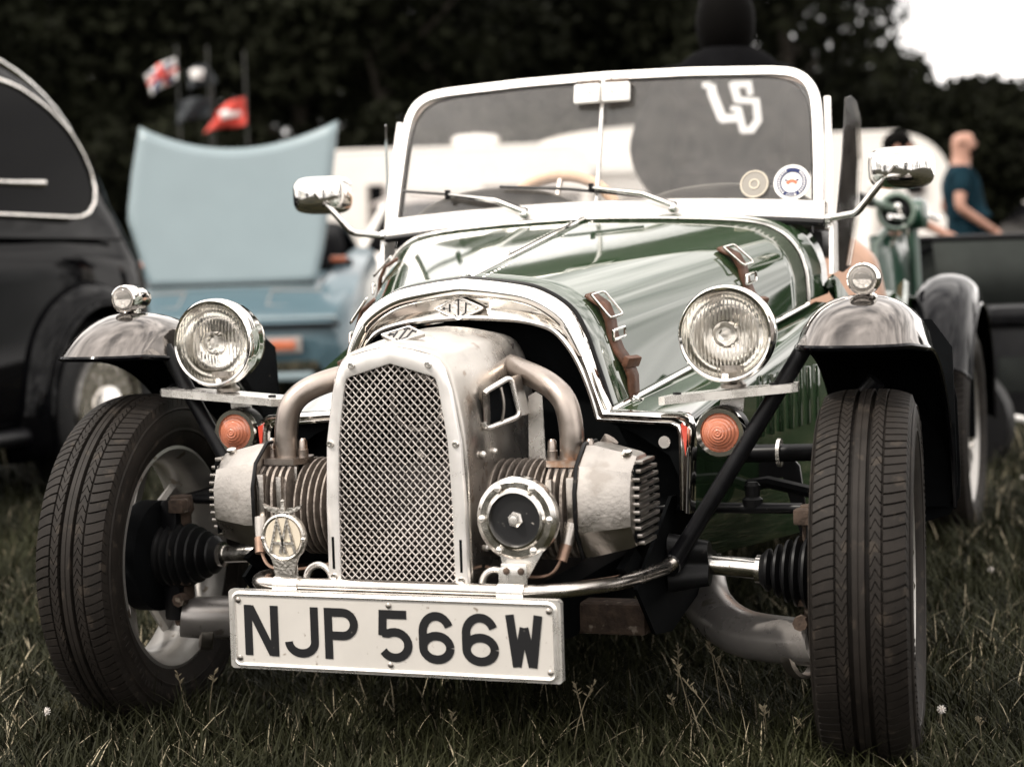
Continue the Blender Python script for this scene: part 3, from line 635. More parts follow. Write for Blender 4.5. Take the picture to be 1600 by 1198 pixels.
# chassis and gearbox mass below
ch = B().box((0,.45,.245), (.40,1.1,.09), None, .01).build('chassis_platform', 'matt_black', car)
B().box((.0,-.02,.33), (.30,.34,.20), None, .03).build('gearbox', 'dark_inside', car)
B().box((.145,-.02,.225), (.34,.06,.052), (0,R(-1),R(-4)), .008).build('front_cross_member', 'rust', car)
B().box((-.145,-.02,.225), (.34,.06,.052), (0,R(1),R(4)), .008).build('front_cross_member', 'rust', car)
for s in (-1, 1):
    B().prism([(-.20,.305),(.02,.42),(.30,.40),(.30,.25),(.0,.20),(-.10,.215)], lambda a, b, d: (s*(.335+d), a, b), .006).build('chassis_side_plate', 'matt_black', car)
    B().prism([(-.22,.34),(-.15,.36),(.05,.24),(.05,.19)], lambda a, b, d: (s*(.315+d), a, b), .012).build('outrigger', 'matt_black', car)
# ---- engine: finned cylinders, heads, rocker covers, exhaust
def rsq(y0, z0, hy, hz, p, n=32):
    return [(y0+hy*math.copysign(abs(math.cos(2*PI*j/n))**p, math.cos(2*PI*j/n)), z0+hz*math.copysign(abs(math.sin(2*PI*j/n))**p, math.sin(2*PI*j/n))) for j in range(n)]
for s in (-1, 1):
    cyl = B(); cyl.lathe([(0,.10),(.058,.10),(.058,.28),(0,.28)], (0,-.185,.425), (s,0,0), 28)
    for i in range(8):
        x = .122+i*.0118; cyl.lathe([(.055,x),(.079,x+.0008),(.0795,x+.0022),(.079,x+.0036),(.055,x+.0044)], (0,-.185,.425), (s,0,0), 40)
    for i in range(5):
        x = .219+i*.0118; o1 = rsq(-.187,.428,.081,.074,.6)
        for (k0, k1) in ((x, x+.0042),): cyl.grid([[(s*k0,-.187,.428)]*32, [(s*k0,y,z) for y, z in o1], [(s*k1,y,z) for y, z in o1], [(s*k1,-.187,.428)]*32], cu=True)
    cylinder = cyl.build('engine_cylinder', 'fin', car, ang=35)
    hd = B().box((s*.243,-.205,.474), (.060,.060,.044), None, .006); hd.box((s*.228,-.268,.452), (.010,.012,.06), None, .003); hd.box((s*.262,-.266,.448), (.014,.014,.075), None, .004)
    hd.tube([(s*.262,-.272,.415),(s*.256,-.288,.375)], [.012,.009], 12)
    hd.build('exhaust_port', 'cast', cylinder)
    B().tube([(s*.258,-.286,.385),(s*.253,-.296,.362)], [.0095,.0085], 10).build('spark_plug_cap', 'copper', cylinder)
    B().tube(smooth([(s*.253,-.294,.366),(s*.235,-.30,.342),(s*.19,-.30,.338),(s*.125,-.28,.348)], 5), .0028, 6).build('plug_lead', 'copper', cylinder)
    B().tube([(s*.262,-.15,.49),(s*.292,-.15,.532)], .013, 12).build('oil_tube', 'fin', cylinder)
    fl = B().prism([(.205,-.225),(.215,-.243),(.268,-.243),(.283,-.22),(.283,-.19),(.268,-.168),(.215,-.168),(.205,-.19)], lambda a, b, d: (s*a, b, .497+d), .010).build('exhaust_flange', 'pipe', cylinder)
    for x, y in ((.214,-.208),(.273,-.202)):
        B().lathe([(.0085,0),(.0085,.012),(.0075,.013),(.0068,.026),(.004,.030),(0,.030)], (s*x,y,.507), (0,0,1), 12).build('flange_nut', 'pipe', fl)
    pth = smooth([(s*.244,-.205,.505),(s*.245,-.205,.550),(s*.234,-.200,.594),(s*.200,-.180,.621),(s*.135,-.13,.640),(s*.06,-.06,.655)], 8)
    B().tube(pth, .0192, 22).build('exhaust_pipe', 'pipe', car, ang=60)
    # rocker cover
    prof = lambda sc_, dz=0: [(-.195+a*sc_, .443+b*sc_+dz) for a, b in ((-.082,-.040),(-.084,.020),(-.070,.058),(-.030,.086),(.030,.086),(.066,.055),(.07,-.03),(.04,-.078),(-.050,-.082))]
    rk = B(); secs = [(.272,.93),(.275,1.0),(.288,1.0),(.344,.84),(.352,.80),(.355,.74)]
    rk.grid([[(s*.272,-.195,.443)]*9]+[[(s*x,y,z) for y, z in prof(k)] for x, k in secs]+[[(s*.358,-.195,.443)]*9], cu=True)
    for i in range(11):
        z = .382+i*.0122; k = (z-.443)/.072; hw = .058*math.sqrt(max(.15, 1-abs(k)**2.6))
        rk.box((s*.3585,-.197,z), (.013,2*hw,.0062), None, .0015)
    o = rk.build('rocker_cover', 'cast', car, ang=28)
    B().box((s*.3555,-.197,.443), (.002,.100,.118), None, .0005).build('fin_gap_shade', 'matt_black', o)  # matt black plate painting in the shade between the fins
    B().lathe([(0,0),(.008,0),(.008,.004),(.004,.006),(0,.006)], (s*.338,-.222,.517), (0,-.3,1), 12).build('cover_screw', 'chrome_worn', o)
    B().tube(rsq2 := [(s*.271, y, z) for y, z in prof(1.02)], .0032, 6, closed=True).build('cover_gasket', 'rubber', o)
# crankcase front
B().box((0,-.15,.43), (.24,.22,.16), None, .03).build('crankcase', 'dark_inside', car)
# ---- aluminium fan cowl with wire mesh
secs = [(-.326, [(.117,.325),(.1165,.45),(.112,.545),(.098,.622),(.088,.655),(.070,.674),(.035,.685),(0,.690)]),
        (-.318, [(.120,.325),(.120,.45),(.116,.547),(.102,.626),(.092,.660),(.073,.680),(.036,.691),(0,.696)]),
        (-.24, [(.122,.325),(.123,.45),(.121,.550),(.111,.632),(.100,.667),(.080,.687),(.040,.697),(0,.701)]),
        (-.20, [(.122,.325),(.125,.45),(.122,.552),(.115,.634),(.104,.670),(.084,.690),(.042,.701),(0,.706)]),
        (-.10, [(.125,.325),(.132,.45),(.128,.560),(.119,.640),(.109,.677),(.090,.696),(.045,.707),(0,.711)]),
        (-.03, [(.125,.325),(.132,.45),(.126,.560),(.115,.635),(.104,.670),(.085,.689),(.043,.700),(0,.704)])]
def fh(p): return half([(q.x, q.y) for q in smooth([Vector(a) for a in p], 4)])
cowl = B().grid([[(x, y, z) for x, z in fh(p)] for y, p in secs]).build('engine_cowl', 'cowl', car, ang=50, solid=.003)
fo = half([(.1175,.322),(.1165,.45),(.112,.545),(.0985,.622),(.0885,.655),(.080,.668),(.068,.675),(.035,.684),(0,.690)])
fi = half([(.0955,.322),(.0945,.45),(.0905,.545),(.0790,.622),(.0755,.636),(.073,.642),(.066,.645),(.035,.654),(0,.664)])
B().grid([[(x,-.3265,z) for x, z in fo],[(x,-.3325,z) for x, z in [(a*.985, b-.0005) for a, b in fo]],[(x,-.3335,z) for x, z in mixp(fo,fi,.12)],[(x,-.3335,z) for x, z in mixp(fo,fi,.9)],[(x,-.3325,z) for x, z in fi],[(x,-.326,z) for x, z in fi]]).build('grille_frame', 'frame_alu', cowl, ang=50)
bolt = None
for (x, z) in ((.0635,.6615),(.1040,.541),(.1060,.335),(.1055,.44)):
    for s in (-1, 1):
        if z == .44: continue
        if bolt is None: bolt = B().lathe([(.0058,0),(.0058,.002),(.0045,.0042),(.0018,.0042),(.0018,.003),(0,.003)], (0,0,0), (0,-1,0), 12).build('frame_bolt', 'chrome_worn', cowl); o = bolt
        else: o = bolt.copy(); COL.objects.link(o)
        o.location = (s*x,-.3335,z)
for s in (-1, 1): B().box((s*.1062,-.3336,.372), (.0042,.001,.050), None, .0004).build('frame_slot', 'matt_black', cowl)
# wires clipped to the opening
poly = [Vector(p) for p in ((-.0965,.320),(.0965,.320),(.0955,.45),(.0915,.545),(.080,.622),(.074,.644),(0,.666),(-.074,.644),(-.080,.622),(-.0915,.545),(-.0955,.45))]
def clip(p, d):
    t0, t1 = -9, 9
    for i in range(len(poly)):
        a = poly[i]; e = poly[(i+1) % len(poly)]-a; n = Vector((-e.y, e.x)); den = n.dot(d); num = n.dot(a-p)
        if abs(den) < 1e-9: continue
        t = num/den
        if den > 0: t0 = max(t0, t)
        else: t1 = min(t1, t)
    return (t0, t1) if t1 > t0 else None
wm = B(); px_, pz_ = .01205, .01265
for sg in (1, -1):
    d = Vector((px_*.5, sg*pz_*.5)).normalized(); step = px_
    for k in range(-40, 41):
        p = Vector((k*step, .49)); c = clip(p, d)
        if not c: continue
        L = c[1]-c[0]; m = max(2, int(L/.0044)); pts = []
        for i in range(m+1):
            t = c[0]+L*i/m; q = p+d*t
            ph = (q.x*2/px_ - sg*0)*PI; pts.append((q.x, -.3285+sg*.0007*math.cos((q.y-.49)/pz_*2*PI), q.y))
        wm.tube(pts, .0012, 5, caps=False)
wmo = wm.build('wire_mesh', 'wire', cowl, ang=60); wmo['kind'] = 'stuff'
# what shows behind the mesh: fan, hub and housing
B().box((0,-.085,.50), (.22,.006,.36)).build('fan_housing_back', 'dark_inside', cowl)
fan = B().lathe([(.078,-.0),(.086,-.0),(.086,.05),(.078,.05)], (0,-.25,.455), (0,1,0), 40, closed=True).build('fan_ring', 'dark_inside', cowl)
fb = B()
for k in range(9):
    a = R(40*k); d = Vector((math.cos(a),0,math.sin(a))); e = Vector((-math.sin(a),0,math.cos(a))); o0 = Vector((0,-.235,.455))
    fb.grid([[o0+d*.02+e*.006, o0+d*.02-e*.006+Vector((0,.02,0))],[o0+d*.076+e*.016, o0+d*.076-e*.016+Vector((0,.025,0))]])
fb.build('fan_blade_set', 'steel', fan, solid=.002)
B().lathe([(0,-.012),(.012,-.012),(.014,0),(.022,.002),(.022,.02),(0,.02)], (0,-.245,.455), (0,1,0), 20).build('fan_hub', 'copper', fan)
B().lathe([(.040,0),(.046,0),(.046,.01),(.040,.01)], (-.005,-.22,.595), (0,1,0), 28, closed=True).build('filler_ring', 'steel', cowl)
B().box((.058,-.20,.60), (.022,.03,.045), (0,R(-25),0), .005).build('brass_fitting', 'copper', cowl)
B().lathe([(.004,0),(.009,0),(.009,.006),(.004,.006)], (.082,-.315,.585), (0,-1,0), 16, closed=True).build('cable_eyelet', 'alu', cowl)
# embossed mark on top of the cowl
badge((-.006,-.262,.7015), .036, .026, 0, R(-66), 'embossed_mark', 'cowl', cowl)
# air scoop and heat shield on the flanks of the cowl
for s in (-1, 1):
    fr_ = [(s*.1215,-.258,.556),(s*.1205,-.258,.612),(s*.149,-.208,.634),(s*.160,-.200,.572)]
    sc_ = B().tube(fillet([Vector(p) for p in fr_+fr_[:2]], .012, 5)[4:-1], .0046, 8).build('air_scoop', 'alu', cowl, ang=60)
    q0 = [Vector(p) for p in fr_]; cc = sum(q0, Vector())/4
    B().grid([[cc+(p-cc)*1.0 for p in q0], [p+Vector((s*.006,.03,.002)) for p in q0], [Vector((s*.126, p.y+.10, p.z)) for p in q0]], cu=True).build('scoop_duct', 'cowl', sc_, ang=60)
    B().add([p+Vector((-s*.004,.006,0)) for p in [cc+(p-cc)*.97 for p in q0]], [(0,1,2,3)]).build('throat_shade', 'matt_black', sc_)  # black sheet across the mouth for the shade inside the duct
    B().tube([cc+Vector((s*(.004+.004*math.sin(PI*i/8)),-.002,-.026+.052*i/8)) for i in range(9)], .0022, 6).build('throat_rib', 'steel', sc_)
    B().prism([(s*.155,.478),(s*.184,.485),(s*.180,.600),(s*.170,.606),(s*.158,.600)], XZ(-.150), .004).build('heat_shield', 'alu', cowl)
    for y, z in ((-.275,.520),(-.225,.520),(-.27,.375)): B().sphere((s*.1245, y, z), .0055, 10, 6).build('cowl_rivet', 'alu', cowl)
# ---- nudge bar, clamps, AA badge, horn, plate
bar = B().tube(fillet([(-.225,-.18,.318),(-.262,-.27,.320),(-.238,-.343,.322),(.24,-.343,.322),(.325,-.22,.318),(.352,-.06,.316),(.362,-.018,.328)], .06, 8), .0115, 16).build('nudge_bar', 'bar_metal', car, ang=60)
B().tube([(.354,-.05,.317),(.364,-.016,.332),(.376,-.014,.350)], [.0165,.0165,.0160], 14).build('bar_socket', 'black', bar)
B().lathe([(.0115,0),(.0175,0),(.0175,.007),(.0115,.007)], (.3535,-.054,.3165), (.2,.95,.2), 18, closed=True).build('bar_clip', 'chrome', bar)
B().box((.383,-.026,.366), (.024,.02,.022), (0,R(30),R(10)), .004).build('socket_bolt', 'alu', bar)
for x in (-.182, .190):
    B().lathe([(.0116,0),(.0136,0),(.0136,.042),(.0116,.042)], (x-.021,-.343,.322), (1,0,0), 20, closed=True).build('bar_clamp', 'alu', bar)
    B().box((x,-.346,.345), (.038,.005,.028), None, .001).build('clamp_tab', 'alu', bar)
for x in (-.140, .155): B().tube([(x+.022*math.cos(R(a)), -.318, .326+.024*math.sin(R(a))) for a in range(0, 181, 12)], .0055, 10).build('towing_eye', 'alu', bar)
# club badge: winged wheel on a cream roundel with two letters A
bc = Vector((-.179,-.352,.398)); BF = lambda a, b, d: (bc.x+a, bc.y-d, bc.z+b)
bd = B().prism([(p[0], p[1]) for p in arc(0,0,.0385,-50,230,28)]+[(-.020,-.040),(-.017,-.058),(.017,-.058),(.020,-.040)], BF, .006).build('club_badge', 'badge', car)
B().prism(arc(0,.001,.030,0,345,24,.031), lambda a, b, d: BF(a,b,.0055+d), .002).build('badge_roundel', 'enamel', bd)
lt = B(); f2 = lambda a, b, d: BF(a, b, .0072+d)
for x in (-.0085, .0085):
    lt.ribbon([(x-.013,-.024),(x,.028),(x+.013,-.024)], .0052, f2, .003); lt.ribbon([(x-.010,-.008),(x+.010,-.008)], .0042, f2, .0032)
lt.build('badge_letters', 'badge', bd)
B().tube([BF(.034*math.cos(R(a)), .034*math.sin(R(a)), .006) for a in range(0, 360, 10)], .0032, 6, closed=True).build('badge_rim', 'badge', bd)
wg = B()
for s in (-1, 1): wg.prism([(s*.002,.040),(s*.010,.046),(s*.020,.047),(s*.034,.052),(s*.031,.046),(s*.026,.042),(s*.018,.039),(s*.006,.034)], BF, .006)
wg.lathe([(0,.060),(.004,.057),(.003,.050),(.004,.046),(.003,.030),(0,.030)], (bc.x,bc.y-.004,bc.z), (0,0,1), 10); wg.build('badge_wings', 'badge', bd)
for s in (-1, 1): B().sphere(BF(s*.0345,-.002,.007), .004, 10, 6).build('badge_stud', 'chrome', bd)
# horn
hc = Vector((.197,-.335,.430))
hn = B().lathe([(0,.05),(.045,.05),(.055,.03),(.0625,.022),(.0640,.012),(.0630,.002),(.056,-.003),(.047,-.003),(.044,-.008),(.0405,-.009),(.0385,-.004),(.0385,.004),(0,.004)], hc, (0,1,0), 48).build('horn', 'chrome_worn', car, ang=35)
B().lathe([(0,-.001),(.0385,-.001),(.0385,.003),(0,.003)], hc, (0,1,0), 36).build('horn_disc', 'horn_face', hn)
B().lathe([(.012,-.002),(.012,-.005),(.009,-.008),(.007,-.013),(0,-.014)], hc, (0,1,0), 6).build('horn_nut', 'alu', hn)
for k in range(6):
    a = R(60*k+0); B().sphere(hc+Vector((.0535*math.cos(a),-.004,.0535*math.sin(a))), (.0058,.005,.0058), 10, 6).build('horn_stud', 'alu', hn)
B().prism([(-.028,-.050),(.042,-.045),(.016,-.088),(-.020,-.088)], lambda a, b, d: (hc.x+a, hc.y+.004-d, hc.z+b), .004).build('horn_bracket', 'alu', hn)
B().box(hc+Vector((-.002,-.010,-.080)), (.040,.005,.030), None, .001).build('bracket_tab', 'alu', hn)
for x in (-.013, .010): B().sphere(hc+Vector((x,-.014,-.076)), .0055, 10, 6).build('bracket_rivet', 'rust', hn)
# number plate
pc = Vector((0,-.356,.2545)); PF = lambda a, b, d: (pc.x+a, pc.y-d, pc.z+b)
hw, hh = .2735, .0620
pb = B().prism([(-hw+.004,-hh),(hw-.004,-hh),(hw,-hh+.004),(hw,hh-.004),(hw-.004,hh),(-hw+.004,hh),(-hw,hh-.004),(-hw,-hh+.004)], PF, .012).build('number_plate', 'alu', car)
def rrect(w, h, r): return arc(w-r,h-r,r,0,90,5)+arc(-w+r,h-r,r,90,180,5)+arc(-w+r,-h+r,r,180,270,5)+arc(w-r,-h+r,r,270,360,5)
B().tube([PF(a, b, .0122) for a, b in rrect(hw-.009, hh-.006, .010)], .0040, 8, closed=True).build('plate_border', 'alu', pb)
B().prism(rrect(hw-.011, hh-.0085, .009), lambda a, b, d: PF(a, b, .0118+d), .0014).build('plate_face', 'plate', pb)
for x in (-.256,0,.256):
    for z in (-.0455,.0455): B().lathe([(0,0),(.0045,0),(.0045,.0015),(.0025,.003),(0,.003)], PF(x, z, .0132), (0,-1,0), 12).build('plate_screw', 'steel', pb)
W_ = 13.2; hgt = 79; gl = {
 'N': [[(6.6,0),(6.6,79)],[(10,76),(46,3)],[(49.4,0),(49.4,79)]],
 'J': [[(49,79),(49,24)]+arc(27.5,24,21.5,0,-180,14,17.6)[1:]],
 'P': [[(6.6,0),(6.6,79)],[(6.6,72.4),(30,72.4)]+arc(30,54.4,18.4,90,-90,12,18)[1:]+[(6.6,36.4)]],
 '5': [[(48,72.4),(9.5,72.4),(8,40)],[(8,44)]+arc(28,26,22,118,-150,18,19.6)],
 '6': [arc(28,24.5,21.5,0,360,24,18),[(6.5,26)]+[(6.5,42)]+arc(28,48,21.5,175,22,14,24.5)],
 'W': [[(6.5,79),(16,1)],[(16,2),(28,60)],[(28,60),(40,2)],[(40,1),(49.5,79)]]}
spans = [('N',172,316),('J',343,486),('P',510,656),('5',735,880),('6',910,1060),('6',1093,1250),('W',1280,1438)]
def zx(z):           # reading along the plate, left edge to right edge
    u = (z-108)/1407; return -hw+2*hw*(u*(1+.075)/(1+.075*u))
for ch_, z0, z1 in spans:
    x0, x1 = zx(z0), zx(z1); k = (x1-x0)/.056; lb = B()
    for i_, st in enumerate(gl[ch_]):
        lb.ribbon([(a*.001*k, b*.001) for a, b in st], .0132, lambda a, b, d: PF(x0+a, b-.0402, .0132+d+.00012*i_), .0009)
    lb.build('plate_character', 'ink', pb, ang=0)
# ================================================================== PEOPLE (skin-grown bodies)
def grow(name, nodes, edges, m, parent, sub=2, root='pelvis'):
    bm = bmesh.new(); sl = bm.verts.layers.skin.verify(); vs = {}
    for k, (p, r) in nodes.items():
        v = bm.verts.new(p); rr = r if isinstance(r, tuple) else (r, r); v[sl].radius = rr
        if k == root: v[sl].use_root = True
        vs[k] = v
    for a, b in edges: bm.edges.new((vs[a], vs[b]))
    me = bpy.data.meshes.new(name); bm.to_mesh(me); bm.free()
    o = bpy.data.objects.new(name, me); COL.objects.link(o); md = o.modifiers.new('skin', 'SKIN'); md.use_smooth_shade = True
    if sub: s2 = o.modifiers.new('sub', 'SUBSURF'); s2.levels = sub; s2.render_levels = sub
    bpy.context.view_layer.update(); dg = bpy.context.evaluated_depsgraph_get(); m2 = bpy.data.meshes.new_from_object(o.evaluated_get(dg)); m2.name = name
    o.modifiers.clear(); o.data = m2; bpy.data.meshes.remove(me); m2.materials.clear(); m2.materials.append(M[m]); m2.shade_smooth(); o.parent = parent; return o
def person(label, loc, rz, arms, shirt, trousers, lean=0, long_sleeve=False, height=1.76, hair=None, beard=False, group=None, hood=False, bulk=1.0):
    # local frame: faces -Y, left hand at +X
    p = thing('person', label, 'person', loc, rz, group); k = height/1.76
    L = lambda x, y, z: (x*k, (y-lean*max(0, z-.95))*k, (z-.10*lean*max(0, z-.95))*k)
    N = {'pelvis':(L(0,.01,.95),(.14*k,.105*k)),'waist':(L(0,0,1.10),(.135*k,.10*k)),'chest':(L(0,.01,1.30),(.155*k,.115*k)),'top':(L(0,.02,1.43),(.10*k,.085*k)),
         'neck':(L(0,.012,1.50),.060*k),'jaw':(L(0,-.010,1.565),(.070*k,.080*k)),'head':(L(0,.000,1.645),(.090*k,.112*k)),'crown':(L(0,.008,1.725),(.070*k,.088*k)),'nose':(L(0,-.118,1.625),.012*k)}
    E = [('pelvis','waist'),('waist','chest'),('chest','top'),('top','neck'),('neck','jaw'),('jaw','head'),('head','crown'),('head','nose')]
    TN = {a: (N[a][0], tuple(q+.020*k for q in N[a][1])) for a in ('pelvis','waist','chest')}
    TN = {a: (p_, (r_[0]*bulk, r_[1]*bulk)) for a, (p_, r_) in TN.items()}; TN['waist'] = (L(0,-.05*(bulk-1)/.3,1.10), TN['waist'][1]); TN['hem'] = (L(0,.0,.83), (.152*k*bulk,.122*k*bulk))
    TN['top'] = (N['top'][0], (.112*k,.098*k)); TN['neck'] = (L(0,.015,1.475), .062*k)
    TE = [('hem','pelvis'),('pelvis','waist'),('waist','chest'),('chest','top'),('top','neck')]
    for sd, (el, wr) in (('l', arms[0]), ('r', arms[1])):
        s = 1 if sd == 'l' else -1
        N['sh'+sd] = (L(s*.175,.02,1.415),.058*k); N['el'+sd] = (L(*el),.042*k); N['wr'+sd] = (L(*wr),.028*k); e = Vector(el); w = Vector(wr); d = (w-e).normalized()
        palm = w+d*.075; N['pm'+sd] = (L(*palm),(.036*k,.018*k)); E += [('top','sh'+sd),('sh'+sd,'el'+sd),('el'+sd,'wr'+sd),('wr'+sd,'pm'+sd)]
        sidev = d.cross(Vector((0,0,1))); sidev = sidev.normalized() if sidev.length > .1 else Vector((0,1,0)); inw = d.cross(sidev)
        for i in range(4):                                            # four bent fingers and a thumb
            b = palm+sidev*(.021*(1.5-i)*.62)+d*.022; ln = (.062,.074,.070,.055)[i]; m_ = b+d*ln*.55+inw*.004; t = b+d*ln*.92+inw*.022
            N[f'f{sd}{i}a'] = (L(*b),.0095*k); N[f'f{sd}{i}b'] = (L(*m_),.0085*k); N[f'f{sd}{i}c'] = (L(*t),.0070*k); E += [('pm'+sd,f'f{sd}{i}a'),(f'f{sd}{i}a',f'f{sd}{i}b'),(f'f{sd}{i}b',f'f{sd}{i}c')]
        tb_ = w+d*.035+sidev*.034; N['th'+sd] = (L(*tb_),.011*k); N['tt'+sd] = (L(*(tb_+d*.045+sidev*.012+inw*.012)),.008*k); E += [('pm'+sd,'th'+sd),('th'+sd,'tt'+sd)]
        TN['sh'+sd] = (L(s*.178,.02,1.415),.074*k)
        if long_sleeve: TN['el'+sd] = (L(*el),.088*k); TN['wr'+sd] = (L(*(w-d*.01)),.064*k); TE += [('top','sh'+sd),('sh'+sd,'el'+sd),('el'+sd,'wr'+sd)]
        else: TN['el'+sd] = (L(*Vector((s*.175,.02,1.415)).lerp(e, .68)),.066*k); TE += [('top','sh'+sd),('sh'+sd,'el'+sd)]
    LN = {'pelvis':(L(0,.01,.95),(.155*k,.118*k))}; LE = []
    for sd, s in (('l',1),('r',-1)):
        h, kn, an, to = (s*.09,.01,.86),(s*.105,0,.50),(s*.11,.03,.085),(s*.125,-.14,.035)
        N['hp'+sd] = (L(*h),.085*k); N['kn'+sd] = (L(*kn),.056*k); N['an'+sd] = (L(*an),.038*k); N['to'+sd] = (L(*to),(.036*k,.026*k)); E += [('pelvis','hp'+sd),('hp'+sd,'kn'+sd),('kn'+sd,'an'+sd),('an'+sd,'to'+sd)]
        LN['hp'+sd] = (L(*h),.100*k); LN['kn'+sd] = (L(*kn),.072*k); LN['an'+sd] = (L(*an),.062*k); LE += [('pelvis','hp'+sd),('hp'+sd,'kn'+sd),('kn'+sd,'an'+sd)]
        B().add(*[(lambda b: (b.v, b.f))(B().sphere(L(s*.118,-.05,.045), (.052*k,.145*k,.05*k), 16, 10))][0]).build('shoe', 'rubber', p)
    body = grow('body', N, E, 'skin', p); sh = grow('shirt', TN, TE, shirt, p); grow('trousers', LN, LE, trousers, p)
    hd = Vector(L(0,-.002,1.655))
    for s in (-1, 1):
        B().sphere(hd+Vector((s*.078*k,.010,-.005)), (.010,.022,.030), 10, 8).build('ear', 'skin', p); B().sphere(hd+Vector((s*.030*k,-.082*k,.018)), .011, 8, 6).build('eye', 'hair', p)
    B().box(hd+Vector((0,-.083*k,-.062*k)), (.042,.014,.008), None, .003).build('mouth', 'hair', p)
    if hair == 'full': B().sphere(hd+Vector((0,.022*k,.030*k)), (.088*k,.098*k,.090*k), 20, 12).build('hair', 'hair', p)
    if hair == 'fringe':                                             # shaved, greying shadow round the back
        B().sphere(hd+Vector((0,.026*k,-.018*k)), (.079*k,.072*k,.045*k), 20, 12).build('hair', 'stubble', p)
    if beard: B().sphere(hd+Vector((0,-.046*k,-.078*k)), (.062*k,.058*k,.055*k), 18, 12).build('beard', 'hair', p)
    if hood:
        B().sphere(L(0,.075,1.41), (.185*k,.11*k,.125*k), 24, 14).build('hood', shirt, p); B().sphere(hd+Vector((0,.03*k,-.045*k)), (.100*k,.112*k,.150*k), 20, 12).build('hair', 'hair', p)
    return p, sh
M['stubble'] = mat('stubble', (.20,.12,.09), .8)
VYAW = R(20.07)       # turn that makes local -Y point back along the line of sight
hm, hsh = person('person in black hoodie with white letters on the back, behind the green car', (-.262,3.06,0), R(180)+VYAW-R(-2), (((.268,.0,1.19),(.18,-.17,1.06)),((-.268,.0,1.19),(-.18,-.17,1.06))), 'hoodie', 'jeans', long_sleeve=True, hair='full', hood=True, height=1.72, bulk=1.24)
# big white letters on the back of the hoodie
pb_ = B(); k_ = 1/4.792/480
def back(a, b, d):     # drawing units -> local back of the person (mirrored so that it reads from behind)
    x = -(a-505)*k_; z = 1.378-(b-180)*k_*1.06; return (x, .188+.018*math.cos(x*9)+.02*max(0,1.32-z)-.10*max(0,z-1.38)+d, z)
pb_.ribbon([(262,222),(325,222)], 40, back, .004); pb_.ribbon([(322,222),(335,290),(402,462)], 68, back, .0042); pb_.ribbon([(385,458),(515,452)], 58, back, .0044)
pb_.ribbon([(612,300),(600,225),(478,225)], 46, back, .0046); pb_.ribbon([(480,208),(520,345)], 58, back, .0048); pb_.ribbon([(505,330),(672,345)], 46, back, .005)
pb_.ribbon([(650,330),(662,475),(602,548)], 56, back, .0052); pb_.ribbon([(622,540),(535,540)], 46, back, .0054); pb_.ribbon([(552,548),(515,385)], 54, back, .0056); pb_.ribbon([(530,392),(462,388)], 36, back, .0058)
pb_.ribbon([(460,180),(512,150),(560,170)], 30, back, .006)
pb_.build('back_lettering', 'print', hm, ang=0)
person('bald bearded person in teal t-shirt seen from the side', (-.30,10.52,0), VYAW+R(84), (((.26,.10,1.16),(.22,-.14,.98)),((-.27,.06,1.16),(-.23,-.17,1.00))), 'teal', 'jeans', bulk=1.22, height=1.69, beard=True)
person('dark haired person in white top reaching out an arm behind the mirror', (-.50,7.55,0), VYAW+R(70), (((.22,-.20,1.18),(.16,-.46,1.06)),((-.24,-.10,1.12),(-.18,-.32,1.02))), 'white_cloth', 'jeans', lean=.30, height=1.50, hair='full')
# ================================================================== BLACK SALOON (left)
bc_ = thing('vintage_saloon', 'black rounded vintage saloon with chrome window trim at the left edge', 'car', (-3.24,1.35,0))
def sal(y, hwid, zb, belt, hwb, roof, hwr):   # closed right half outline bottom -> roof
    return [(hwid*.9,zb),(hwid,zb+.10),(hwb,(zb+belt)/2+.10),(hwb*.985,belt-.06),(hwb*.955,belt),(hwr+.03,belt+.12 if roof > belt+.2 else belt+(roof-belt)*.3),(hwr*.985,belt+(roof-belt)*.58),(hwr*.90,belt+(roof-belt)*.86),(hwr*.62,roof-.012),(hwr*.30,roof),(0,roof+.004)]
S_ = [(-1.75,.45,.40,.72,.40,.76,.30),(-1.60,.52,.30,.84,.46,.90,.38),(-1.1,.58,.28,.92,.52,.99,.42),(-.62,.64,.27,.97,.60,1.04,.50),(-.45,.66,.27,.98,.63,1.22,.55),(-.15,.67,.27,.98,.65,1.52,.585),(.25,.68,.27,.97,.665,1.605,.60),(.75,.68,.27,.96,.665,1.61,.60),(1.15,.67,.27,.955,.66,1.575,.585),(1.45,.66,.28,.95,.65,1.49,.56),(1.70,.64,.30,.93,.63,1.35,.53),(1.92,.61,.32,.90,.60,1.14,.49),(2.08,.56,.36,.82,.54,.93,.44),(2.18,.44,.42,.66,.42,.72,.34)]
S_ = [(y, a, b, c, d, e+(.075 if e > 1.1 else 0), f) for y, a, b, c, d, e, f in S_]
rows = [[(x, y, z) for x, z in half([(q.x, q.y) for q in smooth([Vector(a) for a in sal(y, *r)], 3)])] for y, *r in S_]
rows = [list(r) for r in zip(*[smooth([Vector(p) for p in c], 3) for c in zip(*rows)])]
sbody = B().grid(rows).build('body', 'saloon_black', bc_, ang=70)
def side_x(y, z, s):   # surface half-width on the cabin side
    best = 0
    for r in rows:
        if abs(r[0].y-y) < .09:
            for i in range(len(r)//2):
                if (r[i].z-z)*(r[i+1].z-z) <= 0 and r[i].x > .2: best = max(best, r[i].x)
    return s*(best+.006 if best else .6)
